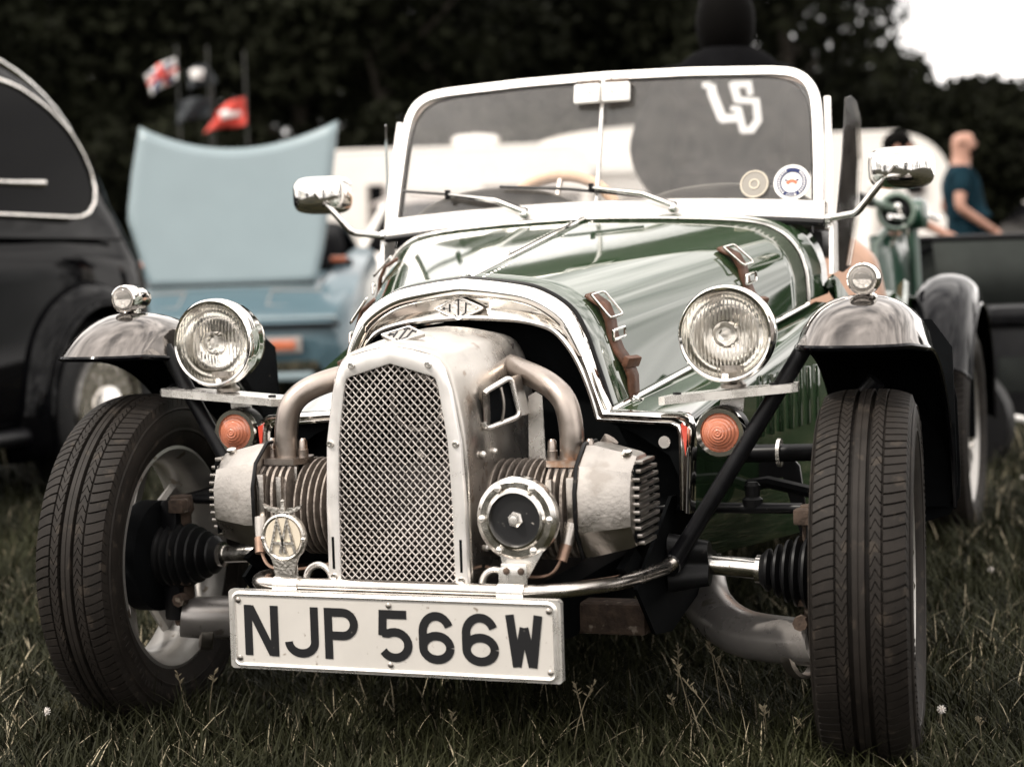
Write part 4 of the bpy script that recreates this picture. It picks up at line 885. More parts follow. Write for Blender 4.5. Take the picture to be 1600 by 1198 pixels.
for s in (-1, 1):
    for wi, wpts in enumerate(([(.62,1.035),(1.50,1.03),(1.60,1.06),(1.645,1.14),(1.60,1.25),(1.52,1.34),(1.38,1.42),(1.20,1.48),(.95,1.51),(.62,1.53)],[(-.20,1.06),(.50,1.04),(.50,1.53),(.3,1.53),(.05,1.46),(-.10,1.36)])):
        pl = resample(fillet([Vector((a, b)) for a, b in wpts+wpts[:1]], .05, 4), 44)
        ym = 1.05 if wi == 0 else .15; xa, xb = side_x(ym, 1.06, 1), side_x(ym, 1.42, 1); cy1 = (side_x(1.5, 1.15, 1)-side_x(1.05, 1.15, 1))/.45*.75 if wi == 0 else 0
        P3 = [Vector((s*(xa+(xb-xa)*(p.y-1.06)/.36+cy1*(p.x-ym)+.016), p.x, p.y)) for p in pl]; c = sum(P3, Vector())/len(P3)
        wo_ = B(); wo_.grid([[c]*44, [p+Vector((s*.002,0,0)) for p in P3]]); w_ = wo_.build('side_window', 'window', bc_, ang=0)
        B().tube([p+Vector((s*.006,0,0)) for p in P3[:-1]], .0072, 8, closed=True).build('window_trim', 'chrome_worn', w_)
    B().tube([(side_x(y, .955, s)+s*.004, y, .955) for y in [-.6+.14*i for i in range(18)]], .008, 6).build('belt_moulding', 'saloon_black', bc_)
    B().tube([(side_x(.7, 1.14, s)+s*.020, .64, 1.140),(side_x(1.05, 1.14, s)+s*.020, 1.05, 1.142),(side_x(1.25, 1.14, s)+s*.016, 1.27, 1.147)], [.008,.010,.014], 8).build('glass_top_edge', 'chrome_worn', bc_)
    for yc, nm in ((1.48,'rear_fender'),(-1.15,'front_fender')):
        rr = []
        for i in range(25):
            a = R(-108+216*i/24); row = []
            for j in range(11):
                u = j/10; rad = .47-.10*u**2.2+.05*(1-u)*math.cos(a)*0; row.append((s*(.50+.235*math.sin(u*PI/2)), yc+rad*math.sin(a), .33+rad*1.04*math.cos(a)))
            rr.append(row)
        f_ = B().grid(rr).build(nm, 'saloon_black', bc_, ang=70, solid=.01)
        B().tube([r[-1] for r in rr], .011, 8).build('fender_bead', 'saloon_black', f_)
        B().tube([Vector(r[2])+Vector((s*.006,0,0)) for r in rr], .010, 8).build('fender_highlight', 'chrome_worn', f_)  # bright tube standing in for the highlight along the fender
        wv = B().lathe([(.205,-.07),(.25,-.085),(.315,-.07),(.33,-.02),(.33,.02),(.315,.07),(.25,.085),(.205,.07)], (s*.645,yc,.33), (1,0,0), 40, closed=True).build('wheel', 'rubber', bc_)
        B().lathe([(.212,.072*s),(.207,.088*s),(.190,.086*s),(.182,.05*s),(.172,.045*s),(.160,.060*s),(.120,.070*s),(.112,.055*s),(.095,.052*s),(.085,.085*s),(.05,.10*s),(0,.105*s)], (s*.645,yc,.33), (1,0,0), 40).build('wheel_disc', 'chrome_worn', wv)
    B().tube([(s*.60,-.5,.29),(s*.66,.1,.27),(s*.66,1.1,.28)], .03, 10).build('running_board', 'black', bc_)
for s in (-1, 1):
    gp_ = []
    for r in rows:
        if .0 < r[0].y < 2.02:
            i0 = 22 if r[22].x > 0 else 20; q_ = r[i0]; gp_.append((s*(q_.x+.008), q_.y, q_.z+.006))
    B().tube(gp_, .011, 8).build('roof_edge_glint', 'chrome', bc_)  # chrome tube added as the sky highlight along the roof edge
B().grid([[(x, -.47+.30*t+.02*abs(x), 1.0+.46*t) for x in (-.5+.10*t,-.25,0,.25,.5-.10*t)] for t in (0,.5,1)]).build('windscreen', 'window', bc_)
# ================================================================== BLUE CAR with raised bonnet
bl = thing('blue_sports_car', 'pale blue sports car with its front-hinged bonnet raised upright', 'car', (-4.25,6.95,0), VYAW)
nose = [(-.62,.62,.30,.42),(-.60,.70,.20,.50),(-.45,.76,.18,.60),(-.20,.79,.17,.68),(0,.80,.17,.72),(.35,.81,.17,.76),(.95,.80,.17,.80),(1.5,.80,.17,.82),(2.9,.76,.20,.80),(3.4,.68,.28,.74)]
rr = []
for y, w, z0, z1 in nose:
    rr.append([(w*.9,y,z0),(w,y,z0+.06),(w,y,(z0+z1)/2+.02),(w*.98,y,(z0+z1)/2+.05),(w*.965,y,z1-.05),(w*.90,y,z1),(w*.5,y,z1+.012),(0,y,z1+.015)])
rr = [[*r, *[(-x, y, z) for x, y, z in reversed(r[:-1])]] for r in rr]
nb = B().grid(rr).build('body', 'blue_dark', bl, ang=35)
B().add(rr[0], [tuple(range(len(rr[0])))]).build('nose_panel', 'blue_dark', nb)
for s in (-1, 1):      # front wings rising to the scuttle, lamps, wheel
    fw = []
    for y, z, x0, x1 in ((-.40,.60,.50,.74),(-.1,.74,.52,.79),(.3,.84,.55,.80),(.8,.92,.58,.80),(1.3,.97,.60,.80)): fw.append([(s*x0,y,z-.05),(s*(x0+.05),y,z-.005),(s*(x0+x1)/2,y,z),(s*(x1-.03),y,z-.03),(s*x1,y,z-.12),(s*x1,y,.45)])
    B().grid([r_[:4] for r_ in fw]).build('front_wing', 'blue_dark', bl, ang=50); B().grid([r_[3:] for r_ in fw]).build('wing_side', 'blue_dark', bl, ang=50)
    B().tube([(s*.50,-.40,.575),(s*.53,-.1,.70),(s*.56,.3,.80)], .008, 6).build('shut_line', 'black', bl); B().box((s*.62,.42,.86), (.16,.14,.05), None, .01).build('intake_vent', 'black', bl); B().box((s*.62,.34,.885), (.10,.02,.035), None, .005).build('repeater_lamp', 'orange', bl)
    B().box((s*.37,-.635,.395), (.15,.05,.055), None, .012).build('indicator_lamp', 'orange', nb)
    B().box((s*.36,-.632,.395), (.24,.03,.095), None, .008).build('lamp_surround', 'grey_trim', nb); B().box((s*.19,-.64,.395), (.07,.04,.065), None, .008).build('clear_lamp', 'frosted', nb)
    B().tube([(s*.26,-.42,.622),(s*.60,-.42,.605),(s*.60,-.16,.695),(s*.26,-.16,.708)], .006, 6, closed=True).build('headlamp_lid_gap', 'grey_trim', nb)
    wv = B().lathe([(.18,-.08),(.29,-.07),(.30,0),(.29,.07),(.18,.08),(0,.05)], (s*.74,.45,.30), (s,0,0), 32).build('wheel', 'rubber', bl)
    wv = B().lathe([(.18,-.08),(.29,-.07),(.30,0),(.29,.07),(.18,.08),(0,.05)], (s*.72,2.7,.30), (s,0,0), 32).build('wheel', 'rubber', bl)
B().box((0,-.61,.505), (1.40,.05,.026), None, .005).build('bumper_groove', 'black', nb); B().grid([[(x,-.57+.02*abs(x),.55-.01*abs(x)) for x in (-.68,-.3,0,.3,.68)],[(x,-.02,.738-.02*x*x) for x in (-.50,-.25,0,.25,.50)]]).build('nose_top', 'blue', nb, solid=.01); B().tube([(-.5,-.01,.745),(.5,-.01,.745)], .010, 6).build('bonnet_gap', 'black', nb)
B().box((0,-.655,.29), (.62,.03,.09), None, .01).build('air_intake', 'black', nb); B().box((0,-.67,.215), (1.1,.06,.05), None, .02).build('chin_spoiler', 'blue', nb)
hp = [(-.49,.72),(.50,.72),(.555,.95),(.60,1.22),(.645,1.56),(.66,1.72),(.50,1.665),(.30,1.61),(.05,1.575),(-.20,1.585),(-.40,1.64),(-.545,1.72),(-.60,1.45),(-.635,1.17),(-.57,.95)]
hgrid = []
for i in range(15):
    t = i/14; z = .725+.90*t
    def ex(z, sg):
        pr_ = [(.50,.72),(.555,.95),(.60,1.22),(.645,1.56),(.665,1.74)] if sg > 0 else [(-.49,.72),(-.57,.95),(-.635,1.17),(-.60,1.45),(-.545,1.74)]
        for (a, b), (c, d) in zip(pr_, pr_[1:]):
            if b <= z <= d: return a+(c-a)*(z-b)/(d-b)
        return pr_[-1][0]
    row = []
    for j in range(21):
        u = j/20; zz = z+t*(.10*(2*u-1)**2+.0)*(1.0)-t*.05*(1-(2*u-1)**2); xl, xr = ex(min(zz,1.73), -1), ex(min(zz,1.73), 1)
        row.append((xl+(xr-xl)*u, .02+.12*(zz-.72)+.018*(1-(2*u-1)**2), zz))
    hgrid.append(row)
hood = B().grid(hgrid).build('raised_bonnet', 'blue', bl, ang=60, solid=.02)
for s in (-1, 1): B().tube([(s*.36+.02,.035,.73),(s*.40+.03,.095,1.15),(s*.44+.03,.16,1.58)], .004, 6).build('bonnet_crease', 'blue', hood)
for s in (-1, 1): B().box((s*.40,.0,.715), (.05,.06,.02), None, .004).build('hinge', 'black', hood)
cab = [(.95,.80,.66),(1.45,1.18,.52),(2.2,1.18,.52),(2.9,.84,.62)]
B().grid([[(x*w, y, z-.04*x*x) for x in (-1,-.5,0,.5,1)] for y, z, w in cab]).build('cabin', 'window', bl, solid=.02)
# ================================================================== far white cars
def hatch(label, loc, rz, m='caravan'):
    c = thing('parked_car', label, 'car', loc, rz)
    sec = [(-2.0,.60,.35,.62),(-1.9,.74,.25,.74),(-1.4,.80,.22,.86),(-.8,.82,.22,.95),(.3,.83,.22,.98),(1.4,.82,.24,1.0),(1.9,.76,.3,.95),(2.0,.66,.4,.8)]
    rr = []
    for y, w, z0, z1 in sec: h_ = [(w*.88,y,z0),(w,y,z0+.15),(w,y,(z0+z1)/2),(w*.96,y,z1-.06),(w*.82,y,z1),(0,y,z1+.02)]; rr.append(h_+[(-x, y_, z) for x, y_, z in reversed(h_[:-1])])
    b = B().grid(rr).build('body', m, c, ang=50); B().add(rr[0], [tuple(range(11))]).build('nose', m, b)
    cb = [(-.75,.94,.76),(-.1,1.42,.62),(.9,1.46,.62),(1.75,1.0,.70)]
    B().grid([[(x*w, y, z-.05*x*x) for x in (-1,-.5,0,.5,1)] for y, z, w in cb[1:3]]).build('roof', m, c, solid=.03)
    B().grid([[(x*w, y, z-.05*x*x) for x in (-1,-.5,0,.5,1)] for y, z, w in cb[0:2]]).build('windscreen', 'window', c, solid=.01)
    B().grid([[(x*w, y, z-.05*x*x) for x in (-1,-.5,0,.5,1)] for y, z, w in cb[2:4]]).build('rear_window', 'window', c, solid=.01)
    for s in (-1, 1):
        B().add([(s*.755,-.70,.93),(s*.70,1.7,.97),(s*.615,.9,1.40),(s*.615,-.1,1.36)], [(0,1,2,3)]).build('side_window', 'window', c, solid=.01)
        B().tube([(s*.76,-.78,.93),(s*.615,-.1,1.38)], .03, 6).build('pillar', m, c); B().box((s*.58,-1.93,.64), (.34,.08,.14), None, .03).build('headlamp', 'frosted', c); B().box((s*.60,-1.96,.40), (.22,.06,.09), None, .02).build('fog_lamp', 'black', c)
        for y in (-1.25, 1.25): B().lathe([(.19,-.09),(.30,-.08),(.31,0),(.30,.08),(.19,.09),(.17,.05),(0,.06)], (s*.76,y,.31), (s,0,0), 28).build('wheel', 'rubber', c)
    B().box((0,-1.99,.50), (.9,.05,.16), None, .02).build('grille', 'black', c)
    return c
hatch('white parked car far off at the right edge beyond the bald person', (.35,20.6,.0), VYAW+R(12))
hatch('white parked car beside the raised blue bonnet', (-5.05,12.6,0), VYAW-R(4))
# ================================================================== caravans and awning
def caravan(label, loc, rz, w, h, dpt, rnd, wins, stripe=True, vent=None, base=.42):
    c = thing('caravan', label, 'caravan', loc, rz)
    poly = [(-w/2,base)]+[(w/2,base)]+arc(w/2-rnd[1],h-rnd[1],rnd[1],0,90,8)+arc(-w/2+rnd[0],h-rnd[0],rnd[0],90,180,8)
    o = B().prism(poly, lambda a, b, d: (a, d, b), dpt).build('body', 'caravan', c, ang=40)
    for (x0, x1, z0, z1) in wins:
        q = B().box(((x0+x1)/2,-.012,(z0+z1)/2), (x1-x0,.03,z1-z0), None, .01).build('window', 'window', c)
        B().tube([((x0,-.03,z0)),((x1,-.03,z0)),((x1,-.03,z1)),((x0,-.03,z1))], .025, 6, closed=True).build('window_frame', 'grey_trim', q)
    if stripe: B().box((0,-.01,base+.45), (w-.1,.02,.10)).build('stripe', 'grey_trim', c)
    B().tube([(-w/2+rnd[0],.02,h+.005),(w/2-rnd[1],.02,h+.005)], .03, 8).build('awning_rail', 'caravan', c)
    if vent is not None: B().lathe([(.10,0),(.12,.06),(.30,.10),(.36,.17),(.30,.23),(0,.26)], (vent,.6,h-.02), (0,0,1), 24).build('roof_vent', 'caravan', o)
    for s in (-1, 1): B().lathe([(.15,-.08),(.30,-.08),(.30,.08),(.15,.08),(0,.05)], (s*w*.16,.06,.30), (0,-1,0), 24).build('wheel', 'rubber', c)
    return c
caravan('long white caravan with roof vent standing left behind the windscreen', (-8.55,21.5,0), VYAW, 3.9, 2.50, 2.1, (.18,.25), [(-1.25,-1.02,1.45,2.02),(.4,1.5,1.15,1.95)], vent=.30)
caravan('white caravan with rounded end standing right of the windscreen', (-3.15,23.4,0), VYAW, 2.75, 2.52, 2.1, (.3,.75), [(.45,.98,1.65,2.25)], base=.5)
aw = thing('awning_tent', 'white domed awning tent behind the person in the hoodie', 'tent', (-6.0,23.2,0), VYAW)
rr = []
for i in range(9):
    y = 2.4*i/8; rr.append([(-2.1*math.cos(PI*j/24), y, 2.25+.55*math.sin(PI*j/24)**.8) for j in range(25)])
B().grid(rr).build('roof', 'white_cloth', aw)
B().prism([(-2.1,.05),(2.1,.05)]+[(2.1*math.cos(PI*j/24), 2.25+.55*math.sin(PI*j/24)**.8) for j in range(25)], lambda a, b, d: (a, d, b), .02).build('front_wall', 'caravan', aw)
for x in (-1.3,-.1,1.1): B().box((x,-.02,1.45), (.85,.03,.75), None, .02).build('window', 'grey_trim', aw)
B().prism([(-2.15,2.12),(2.15,2.12),(2.15,2.27),(-2.15,2.27)], lambda a, b, d: (a, -.14+d, b), .12).build('valance', 'white_cloth', aw)
cn = thing('canopy', 'beige sloping canopy in front of the long caravan', 'canopy', (-7.9,20.4,0), VYAW)
B().grid([[(-1.0,0,1.86),(1.5,0,1.86)],[(-1.35,-.8,1.66),(1.5,-.8,1.72)]]).build('roof_sheet', 'grey_trim', cn, solid=.03)
for x in (-1.3, 1.45): B().tube([(x,-.78,0),(x,-.78,1.68)], .025, 8).build('pole', 'grey_trim', cn)
B().prism([(-1.0,.05),(1.5,.05),(1.5,1.84),(-1.0,1.84)], lambda a, b, d: (a, d, b), .02).build('rear_sheet', 'white_cloth', cn)
# ================================================================== flags
def flag(label, x, z, pts, m, extra=None, pole_top=None):
    f = thing('flag', label, 'flag', (0,0,0), 0)
    c = CAM+(_f+_r2*((x-800)/FPX)+_u2*((599-z)/FPX))*22; c2 = Vector((c.x, c.y, 0)); f.location = c2; f.rotation_euler = (0,0,VYAW)
    h = c.z; s = 22/FPX; rows = []
    A, Bq, Cq, D = [Vector(((px-x)*s, 0, h+(z-pz)*s)) for px, pz in pts]
    for i in range(9):
        u = i/8; rows.append([A.lerp(Bq, u).lerp(D.lerp(Cq, u), v/6)+Vector((0,.06*math.sin(u*7+v*.6),.02*math.sin(u*5))) for v in range(7)])
    o = B().grid(rows).build('cloth', m, f, solid=.006)
    if extra:
        for mm, segs, w in extra:
            rb = B()
            for (u0, v0, u1, v1) in segs:
                P = lambda u, v: A.lerp(Bq, u).lerp(D.lerp(Cq, u), v)+Vector((0,.06*math.sin(u*7+v*3.6)-.02,.02*math.sin(u*5)))
                a0 = [P(u0+(u1-u0)*q/8, v0+(v1-v0)*q/8) for q in range(9)]; dd = (a0[-1]-a0[0]).normalized(); nn = Vector((-dd.z,0,dd.x))
                rb.grid([[p+nn*w*s*.5, p-nn*w*s*.5] for p in a0])
            rb.build('cloth_pattern', mm, o, solid=.004); M_ = None
    px = (Bq.x if Bq.x > A.x else A.x)+.02
    B().tube([(px,.03,0),(px,.03,(pole_top or h+.35))], .008, 8).build('pole', 'flag_pole', f)
    return f
M['flag_pole'] = mat('dark_flag_pole', (.05,.05,.045), .5)
flag('union flag in red, white and blue flying on the left', 250, 117, [(226,118),(274,88),(278,122),(236,150)], 'flag_white', [('flag_red', [(0,.5,1,.5),(.5,0,.5,1)], 9),('flag_navy', [(.14,.06,.40,.34),(.6,.68,.86,.94),(.6,.34,.86,.06),(.14,.94,.40,.66)], 8)])
flag('black and white flag to the right of the union flag', 312, 118, [(290,112),(322,98),(340,128),(294,142)], 'flag_dark', [('flag_white', [(.15,.25,.75,.35),(.2,.5,.6,.6)], 9)])
flag('plain dark grey flag below the others', 304, 175, [(277,160),(330,150),(328,180),(276,196)], 'flag_dark')
flag('bright red flag with pale centre, lowest of the flags', 352, 180, [(340,172),(382,150),(385,194),(318,208)], 'flag_red', [('flag_white', [(.3,.5,.85,.45)], 14)], pole_top=3.5)
M['scooter_green'] = mat('dark_scooter_green', (.014,.05,.032), .3, coat=.8); M['scooter_pale'] = mat('pale_scooter_green', (.13,.18,.145), .3, coat=.6)
# ================================================================== right side: scooter, windbreak, camp chair
sk = thing('scooter', 'green scooter with round mirror and chrome levers parked behind the car', 'scooter', (.235,3.60,0), VYAW+R(62))
B().grid([[(x, .02+.05*abs(x)/.2-.04*math.sin(z*3), z) for x in (-.20,-.14,0,.14,.20)] for z in (.28,.4,.55,.7,.80,.87)]).build('leg_shield', 'scooter_green', sk, solid=.02)
B().tube([(-.205,.05,.28),(-.21,.06,.6),(-.195,.05,.84),(-.10,.03,.895),(.10,.03,.895),(.195,.05,.84),(.21,.06,.6),(.205,.05,.28)], .013, 10).build('shield_edge', 'scooter_pale', sk)
hb_ = B().tube([(-.30,.03,.985),(-.12,-.01,.955),(0,-.03,.95),(.12,-.01,.955),(.30,.03,.985)], .016, 10).build('handlebar', 'scooter_pale', sk)
B().lathe([(.03,-.05),(.05,-.045),(.055,0),(.035,.05),(0,.055)], (0,-.03,.94), (0,1,0), 24).build('headset_lamp', 'scooter_green', hb_)
for s in (-1, 1):
    B().tube([(s*.15,-.03,.945),(s*.22,-.06,.925),(s*.31,-.04,.93)], .009, 8).build('brake_lever', 'chrome', hb_); B().sphere((s*.14,-.02,.965), (.025,.02,.022), 12, 8).build('lever_perch', 'chrome', hb_)
    B().tube([(s*.28,.03,.982),(s*.37,.05,.995)], .020, 10).build('hand_grip', 'black', hb_)
bpy.context.view_layer.update(); _iv = sk.matrix_world.inverted(); mcw = Vector((.232,3.44,.948)); _vd = (mcw-CAM).normalized(); _va = _vd.cross(Vector((0,0,1))).normalized(); _vb = _va.cross(_vd)
mm_ = B().tube([_iv @ (mcw+.058*(math.cos(2*PI*i/28)*_va+math.sin(2*PI*i/28)*_vb)) for i in range(28)], .009, 8, closed=True).build('round_mirror', 'scooter_pale', sk)
B().grid([[_iv @ (mcw+_vd*.004)]*28, [_iv @ (mcw+_vd*.004+.055*(math.cos(2*PI*i/28)*_va+math.sin(2*PI*i/28)*_vb)) for i in range(28)]], cu=True).build('mirror_back', 'black', mm_, solid=.004); B().tube([_iv @ (mcw-.06*_vb), _iv @ (mcw-.12*_vb+_va*-.02)], .007, 8).build('mirror_stem', 'chrome', mm_)
B().lathe([(0,.0),(.10,.02),(.14,.12),(.13,.30),(.06,.42),(0,.44)], (0,.30,.42), (0,1,.05), 24).build('rear_body', 'scooter_green', sk)
B().box((0,.50,.80), (.24,.55,.10), None, .04).build('seat', 'leather', sk)
B().box((-.17,.80,.98), (.22,.06,.26), (R(-8),0,0), .05).build('backrest', 'black', sk); B().box((-.17,.775,.98), (.15,.03,.17), (R(-8),0,0), .03).build('backrest_pad', 'leather', sk)
B().tube([(-.11,.76,.80),(-.11,.79,.95)], .012, 8).build('backrest_stay', 'chrome', sk); B().box((-.24,.30,.83), (.07,.10,.20), (0,R(6),0), .03).build('tan_pannier', 'tan', sk)
for y, nm in ((-.16,'front_wheel'),(.85,'rear_wheel')): B().lathe([(.13,-.05),(.20,-.045),(.215,0),(.20,.045),(.13,.05),(.05,.03),(0,.03)], (0,y,.215), (1,0,0), 28).build(nm, 'rubber', sk)
B().tube([(0,-.16,.215),(0,-.05,.55),(0,-.03,.92)], .018, 10).build('steering_column', 'scooter_green', sk); B().box((0,.25,.27), (.26,.50,.04), None, .02).build('footboard', 'scooter_green', sk)
wbk = thing('windbreak', 'black nylon windbreak with piped seams behind the rear mudguard', 'windbreak', (.02,4.78,0), VYAW)
rows = [[(x, .03*math.sin(x*5+z*3), z) for x in [-.02+1.5*i/24 for i in range(25)]] for z in (.50,.56,.62,.68,.74,.80,.86)]
fp = B().grid(rows).build('fabric_panel', 'fabric', wbk, solid=.006)
sm = B(); ff = lambda x, z: (x, .03*math.sin(x*5+z*3)-.016, z)
sm.tube([ff(.24+.24*math.cos(R(a)), .60+.24*math.sin(R(a))) for a in range(30, 151, 8)], .012, 6)
for a in (40, 140): sm.tube([ff(.24+.02*math.cos(R(a)), .60), ff(.24+.24*math.cos(R(a)), .60+.24*math.sin(R(a)))], .011, 6)
sm.tube([ff(.24,.62), ff(.24,.845)], .009, 6); sm.tube([ff(-.01,.70), ff(.10,.70)], .006, 6)
sm.build('piped_seam', 'matt_black', fp)
B().tube([ff(x, .862) for x in [-.02+1.5*i/24 for i in range(25)]], .012, 8).build('top_hem', 'black', fp)
for x in (-.02,1.0,1.48): B().tube([(x,.02,0),(x,.02,.90)], .012, 8).build('pole', 'black', wbk)
chd = thing('camp_chair', 'folding camp chair with white legs and a black hanging bag', 'chair', (.57,3.95,0), VYAW+R(10))
B().box((-.04,.0,.37), (.20,.16,.34), (0,R(4),0), .04).build('hanging_bag', 'black', chd); B().box((-.04,-.06,.36), (.13,.06,.14), None, .03).build('bag_pocket', 'fabric', chd); B().box((-.03,-.05,.575), (.24,.18,.07), None, .03).build('bag_flap', 'black', chd)
B().tube([(-.17,-.09,.57),(-.16,-.12,.36)], .012, 8).build('bag_strap', 'grey_trim', chd)
for x0, y0, x1, y1 in ((-.16,-.14,.05,.24),(.14,-.14,-.10,.24),(.10,-.20,.12,-.16),(.34,-.16,.30,.22)): B().tube([(x0,y0,.02),(x1,y1,.62 if x1 == .12 else .46)], .013, 10).build('leg', 'white', chd)
B().tube([(-.18,-.17,.24),(.14,-.19,.16),(.36,-.18,.16)], .012, 10).build('cross_bar', 'white', chd); B().lathe([(0,0),(.028,0),(.028,.03),(.014,.045),(0,.045)], (.10,-.20,0), (0,0,1), 14).build('foot', 'white', chd)
B().grid([[(x,-.02+.02*abs(x-.1),.62-.03*math.sin(PI*(x+.16)/.5)) for x in (-.16,0,.16,.34)],[(x,.26,.60) for x in (-.16,0,.16,.34)]]).build('seat', 'fabric', chd, solid=.01)
B().grid([[(x,.26,.60) for x in (-.16,0,.16,.34)],[(x,.34,.84) for x in (-.16,0,.16,.34)]]).build('backrest', 'fabric', chd, solid=.01)
# ================================================================== trees of the wood round the field
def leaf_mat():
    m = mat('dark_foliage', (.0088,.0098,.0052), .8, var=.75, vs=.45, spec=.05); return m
M['leaf'] = leaf_mat()
def crown_mesh(seed, h, rx, n=6500):
    r = np.random.default_rng(seed); nb_ = 26; cs = []
    for i in range(nb_):
        z = h*(.16+.80*r.random()); prof = math.sin(PI*min(1, max(.06, (z/h-.05)/.98)))**.55; a = r.random()*2*PI; q = rx*prof*(.35+.55*r.random()); cs.append((q*math.cos(a), q*math.sin(a), z, (.16+.12*r.random())*h*.8*(.6+.4*prof)))
    cs = np.array(cs); pick = r.integers(0, nb_, n); d = r.normal(size=(n,3)); d /= np.linalg.norm(d, axis=1)[:,None]; rad = cs[pick,3]*(.45+.6*r.random(n)**.5)
    p = cs[pick,:3]+d*rad[:,None]*np.array([1,1,.8]); p[:,2] = np.clip(p[:,2], .3, None)
    a = r.normal(size=(n,3)); a /= np.linalg.norm(a, axis=1)[:,None]; b = np.cross(a, r.normal(size=(n,3))); b /= np.linalg.norm(b, axis=1)[:,None]
    sz = (.13+.20*r.random(n))[:,None]; v = np.empty((n,4,3)); v[:,0] = p-a*sz; v[:,1] = p+b*sz*.55; v[:,2] = p+a*sz; v[:,3] = p-b*sz*.55
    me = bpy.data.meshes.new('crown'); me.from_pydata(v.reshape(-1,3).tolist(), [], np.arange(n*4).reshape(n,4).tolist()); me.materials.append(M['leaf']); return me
def trunk_mesh(seed, h):
    r = random.Random(seed); b = B(); b.tube([(0,0,0),(.1*r.uniform(-1,1),.1*r.uniform(-1,1),h*.3),(.3*r.uniform(-1,1),.2,h*.62),(.2,.3*r.uniform(-1,1),h*.9)], [.034*h,.025*h,.016*h,.004*h], 10)
    for i in range(7):
        z = h*(.25+.08*i); a = r.random()*6.28; l = h*.20; b.tube([(0,0,z),(l*.5*math.cos(a),l*.5*math.sin(a),z+l*.35),(l*math.cos(a),l*math.sin(a),z+l*.8)], [.011*h,.007*h,.002*h], 6)
    o = b.build('trunk', 'bark'); return o
tvars = [(crown_mesh(11,12,4.0), 12), (crown_mesh(12,13,4.6), 13), (crown_mesh(13,9,2.6,5000), 9), (crown_mesh(14,8,3.2,5000), 8)]
tr_ = [trunk_mesh(21+i, v[1]) for i, v in enumerate(tvars)]; tused = [False]*4
def tree(x, y, vi, sc_, label, group, rz):
    t = thing('tree', label, 'tree', (x, y, 0), rz, group); t.scale = (sc_, sc_, sc_)
    c = bpy.data.objects.new('crown', tvars[vi][0]); COL.objects.link(c); c.parent = t
    if not tused[vi]: k = tr_[vi]; tused[vi] = True
    else: k = tr_[vi].copy(); COL.objects.link(k)
    k.parent = t
rt = random.Random(5)
LBL = 'tall dark broadleaf tree in the shaded wood behind the field'
def ray_xy(px, d): 
    q = _f+_r2*((px-800)/FPX); q = Vector((q.x, q.y, 0)).normalized(); return CAM.x+q.x*d, CAM.y+q.y*d
for i, px in enumerate((-420,-260,-120,40,180,330,480,620,770,900,1040,1140,1235)):
    d = 46+rt.uniform(-3,5); x, y = ray_xy(px, d); tree(x, y, i % 2, rt.uniform(.70,.80), LBL, 'tall trees of the wood', rt.random()*6)
for i, px in enumerate((-340,-60,110,260,410,560,700,840,980,1100)):
    d = 56+rt.uniform(-3,5); x, y = ray_xy(px, d); tree(x, y, (i+1) % 2, rt.uniform(.78,.88), LBL, 'tall trees of the wood', rt.random()*6)
LOW = 'lower pointed dark tree in the tree line under the open sky at right'
for px, d, vi, sc_ in ((1270,56,3,.86),(1345,58,2,.80),(1412,60,2,.74),(1462,62,2,.66),(1488,63,2,.70),(1540,62,2,.70),(1570,62,2,.70),(1618,60,2,.66),(1665,62,3,.76),(1720,60,2,.70),(1330,52,3,.66),(1400,53,3,.60),(1470,52,3,.55),(1545,53,3,.56),(1625,52,3,.56)):
    x, y = ray_xy(px, d); tree(x, y, vi, sc_, LOW, 'lower trees at the right', rt.random()*6)
HED = 'low dark bush under the trees at the edge of the field'
for i in range(15):
    px = -300+i*115; x, y = ray_xy(px, 40+rt.uniform(-2,3)); tree(x, y, 3, rt.uniform(.38,.52), HED, 'bushes at the field edge', rt.random()*6)
ALL = 'unseen tree added round the open side of the field to darken the low sky'
for i in range(22):        # wood goes on behind the photographer too; unseen trees added to darken low sky
    a = R(38+i*13.4); d = 34+rt.uniform(-4,8); tree(CAM.x+d*math.sin(a+YAW), CAM.y+d*math.cos(a+YAW), i % 4, rt.uniform(.42,.58), ALL, 'trees round the field', rt.random()*6)
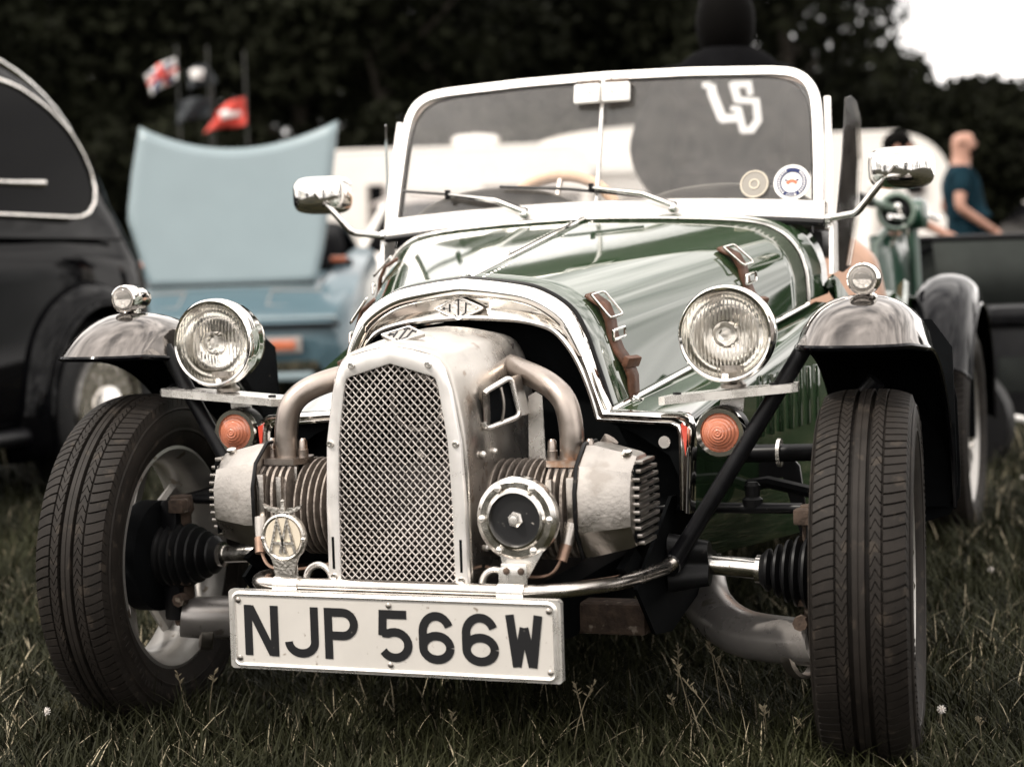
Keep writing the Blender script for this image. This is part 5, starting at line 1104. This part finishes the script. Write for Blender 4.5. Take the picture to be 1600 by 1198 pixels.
# ================================================================== grass
def grass(n, seed, rmin, rmax, amin, amax, hmin, hmax, name, m, wk=1.0):
    r = np.random.default_rng(seed); rad = rmin*np.exp(r.random(n)*math.log(rmax/rmin)); an = YAW+np.radians(amin+(amax-amin)*r.random(n))
    x = CAM.x+rad*np.sin(an); y = CAM.y+rad*np.cos(an); gs = np.clip(rad/4, 1, 6)
    cl = .55+.45*np.sin(x*5.1+np.sin(y*3.7)*2)*np.sin(y*4.3+1.3)+.25*np.sin(x*17+y*9)*np.sin(y*21-x*6); h = (hmin+(hmax-hmin)*r.random(n)**1.6)*(.65+.5*cl)*np.clip(gs, 1, 1.5)
    th = r.random(n)*2*PI; lean = (.15+1.15*r.random(n))*h; w = (.0011+.0016*r.random(n))*gs*wk; bx, by = np.cos(th), np.sin(th); sx, sy = -np.sin(th), np.cos(th)
    v = np.zeros((n,7,3))
    for k, (t, ww) in enumerate(((0,1.0),(.4,.9),(.75,.6))):
        cx_ = x+bx*lean*t**1.8; cy_ = y+by*lean*t**1.8; z = h*(t-.18*t*t*(lean/h))
        v[:,2*k,0] = cx_+sx*w*ww; v[:,2*k,1] = cy_+sy*w*ww; v[:,2*k,2] = z; v[:,2*k+1,0] = cx_-sx*w*ww; v[:,2*k+1,1] = cy_-sy*w*ww; v[:,2*k+1,2] = z
    v[:,6,0] = x+bx*lean; v[:,6,1] = y+by*lean; v[:,6,2] = h*(1-.18*lean/h)
    me = bpy.data.meshes.new(name); b = (np.arange(n)*7)[:,None]
    me.vertices.add(n*7); me.vertices.foreach_set('co', v.reshape(-1)); q = np.concatenate([b+np.array([[0,1,3,2]]), b+np.array([[2,3,5,4]])], 1).reshape(-1,4); t = (b+np.array([[4,5,6]])).reshape(-1,3)
    lv = np.concatenate([q.reshape(-1), t.reshape(-1)]); me.loops.add(len(lv)); me.loops.foreach_set('vertex_index', lv.astype(np.int32)); nq = len(q); nt = len(t)
    me.polygons.add(nq+nt); me.polygons.foreach_set('loop_start', np.concatenate([np.arange(nq)*4, nq*4+np.arange(nt)*3]).astype(np.int32)); me.update(calc_edges=True); me.validate()
    me.materials.append(m); o = bpy.data.objects.new(name, me); COL.objects.link(o); o.location.z = .012; o['kind'] = 'stuff'; return o
M['grass'] = mat('grass_blades', (.0190,.0200,.0085), .6, var=.6, vs=2.2, spec=.12); M['dry_grass'] = mat('dry_grass_blades', (.34,.29,.20), .7, var=.4, vs=6, spec=.3)
tag(grass(230000, 3, 2.2, 38, -34, 34, .018, .070, 'grass', M['grass'], .75), 'short dark green lawn grass under and around the cars', 'grass', kind='stuff')
tag(grass(80000, 9, 2.2, 9, -34, 34, .05, .115, 'tall_grass', M['grass'], .75), 'longer green grass blades standing round the tyres', 'grass', kind='stuff')
tag(grass(30000, 4, 2.2, 30, -34, 34, .02, .085, 'dry_grass', M['dry_grass'], .7), 'pale dry blades scattered through the lawn', 'grass', kind='stuff')
def stem(x, y, h, seed, lx):
    r = random.Random(seed); t = thing('grass_stem', 'thin pale grass stem with a loose seed head standing above the lawn', 'grass stem', (x, y, 0), r.random()*6, 'flowering grass stems by the front wheels')
    P = [(lx*h*q*q, .03*h*math.sin(q*2), h*q) for q in (0,.25,.5,.75,1)]
    B().tube(P, [.0011,.0010,.0009,.0008,.0005], 5).build('stalk', 'straw', t); sd = B()
    for i in range(11):
        q = .80+.20*i/11; c = Vector((lx*h*q*q, .03*h*math.sin(q*2), h*q)); a = r.random()*6.28; l = .008*(1.5-q)*1.6; e = c+Vector((l*math.cos(a), l*math.sin(a), l*.8)); sd.tube([c, c.lerp(e, .5), e], [.0004,.0013,.0003], 5)
    sd.build('seed_head', 'straw', t)
def gpt(px, py):
    d = _f+_r2*((px-800)/FPX)+_u2*((599-py)/FPX); t = -CAM.z/d.z; return CAM.x+d.x*t, CAM.y+d.y*t
for i, (px, py, h) in enumerate(((1066,1130,.19),(1150,1140,.19),(1172,1150,.165),(1072,1180,.15),(1092,1185,.17),(1142,1190,.15),(1195,1190,.12),(1325,1192,.12),(1555,1190,.10),(1410,1195,.08),(705,1190,.10),(250,1150,.12),(320,1150,.14),(290,1145,.13),(120,1160,.11),(890,1196,.16),(910,1196,.15),(60,1180,.08),(1290,1195,.09))):
    x, y = gpt(px+random.uniform(-25,25), py); stem(x, y, h*random.uniform(.7,1.1), i, random.uniform(-.5,.5))
CLV = ('white clover flower low beside the right front tyre','white clover flower in the grass behind the right front tyre','white clover flower at the lower left corner of the lawn','white clover flower at the right edge below the camp chair')
for i, (px, py) in enumerate(((1468,1165),(1546,930),(72,1165),(1597,775))):
    x, y = gpt(px, py); t = thing('clover_flower', CLV[i], 'flower', (x, y, 0), 0, 'clover flowers in the lawn'); hh_ = .055
    B().tube([(0,0,0),(.004,0,hh_)], .001, 5).build('stalk', 'straw', t); hd_ = B()
    for k in range(26):
        a = k*2.4; zz = 1-2*(k+.5)/26; rr = math.sqrt(1-zz*zz); d = Vector((rr*math.cos(a), rr*math.sin(a), zz)); hd_.tube([Vector((.004,0,hh_+.006)), Vector((.004,0,hh_+.006))+d*.008], [.0016,.0006], 5)
    hd_.build('flower_head', 'clover', t)
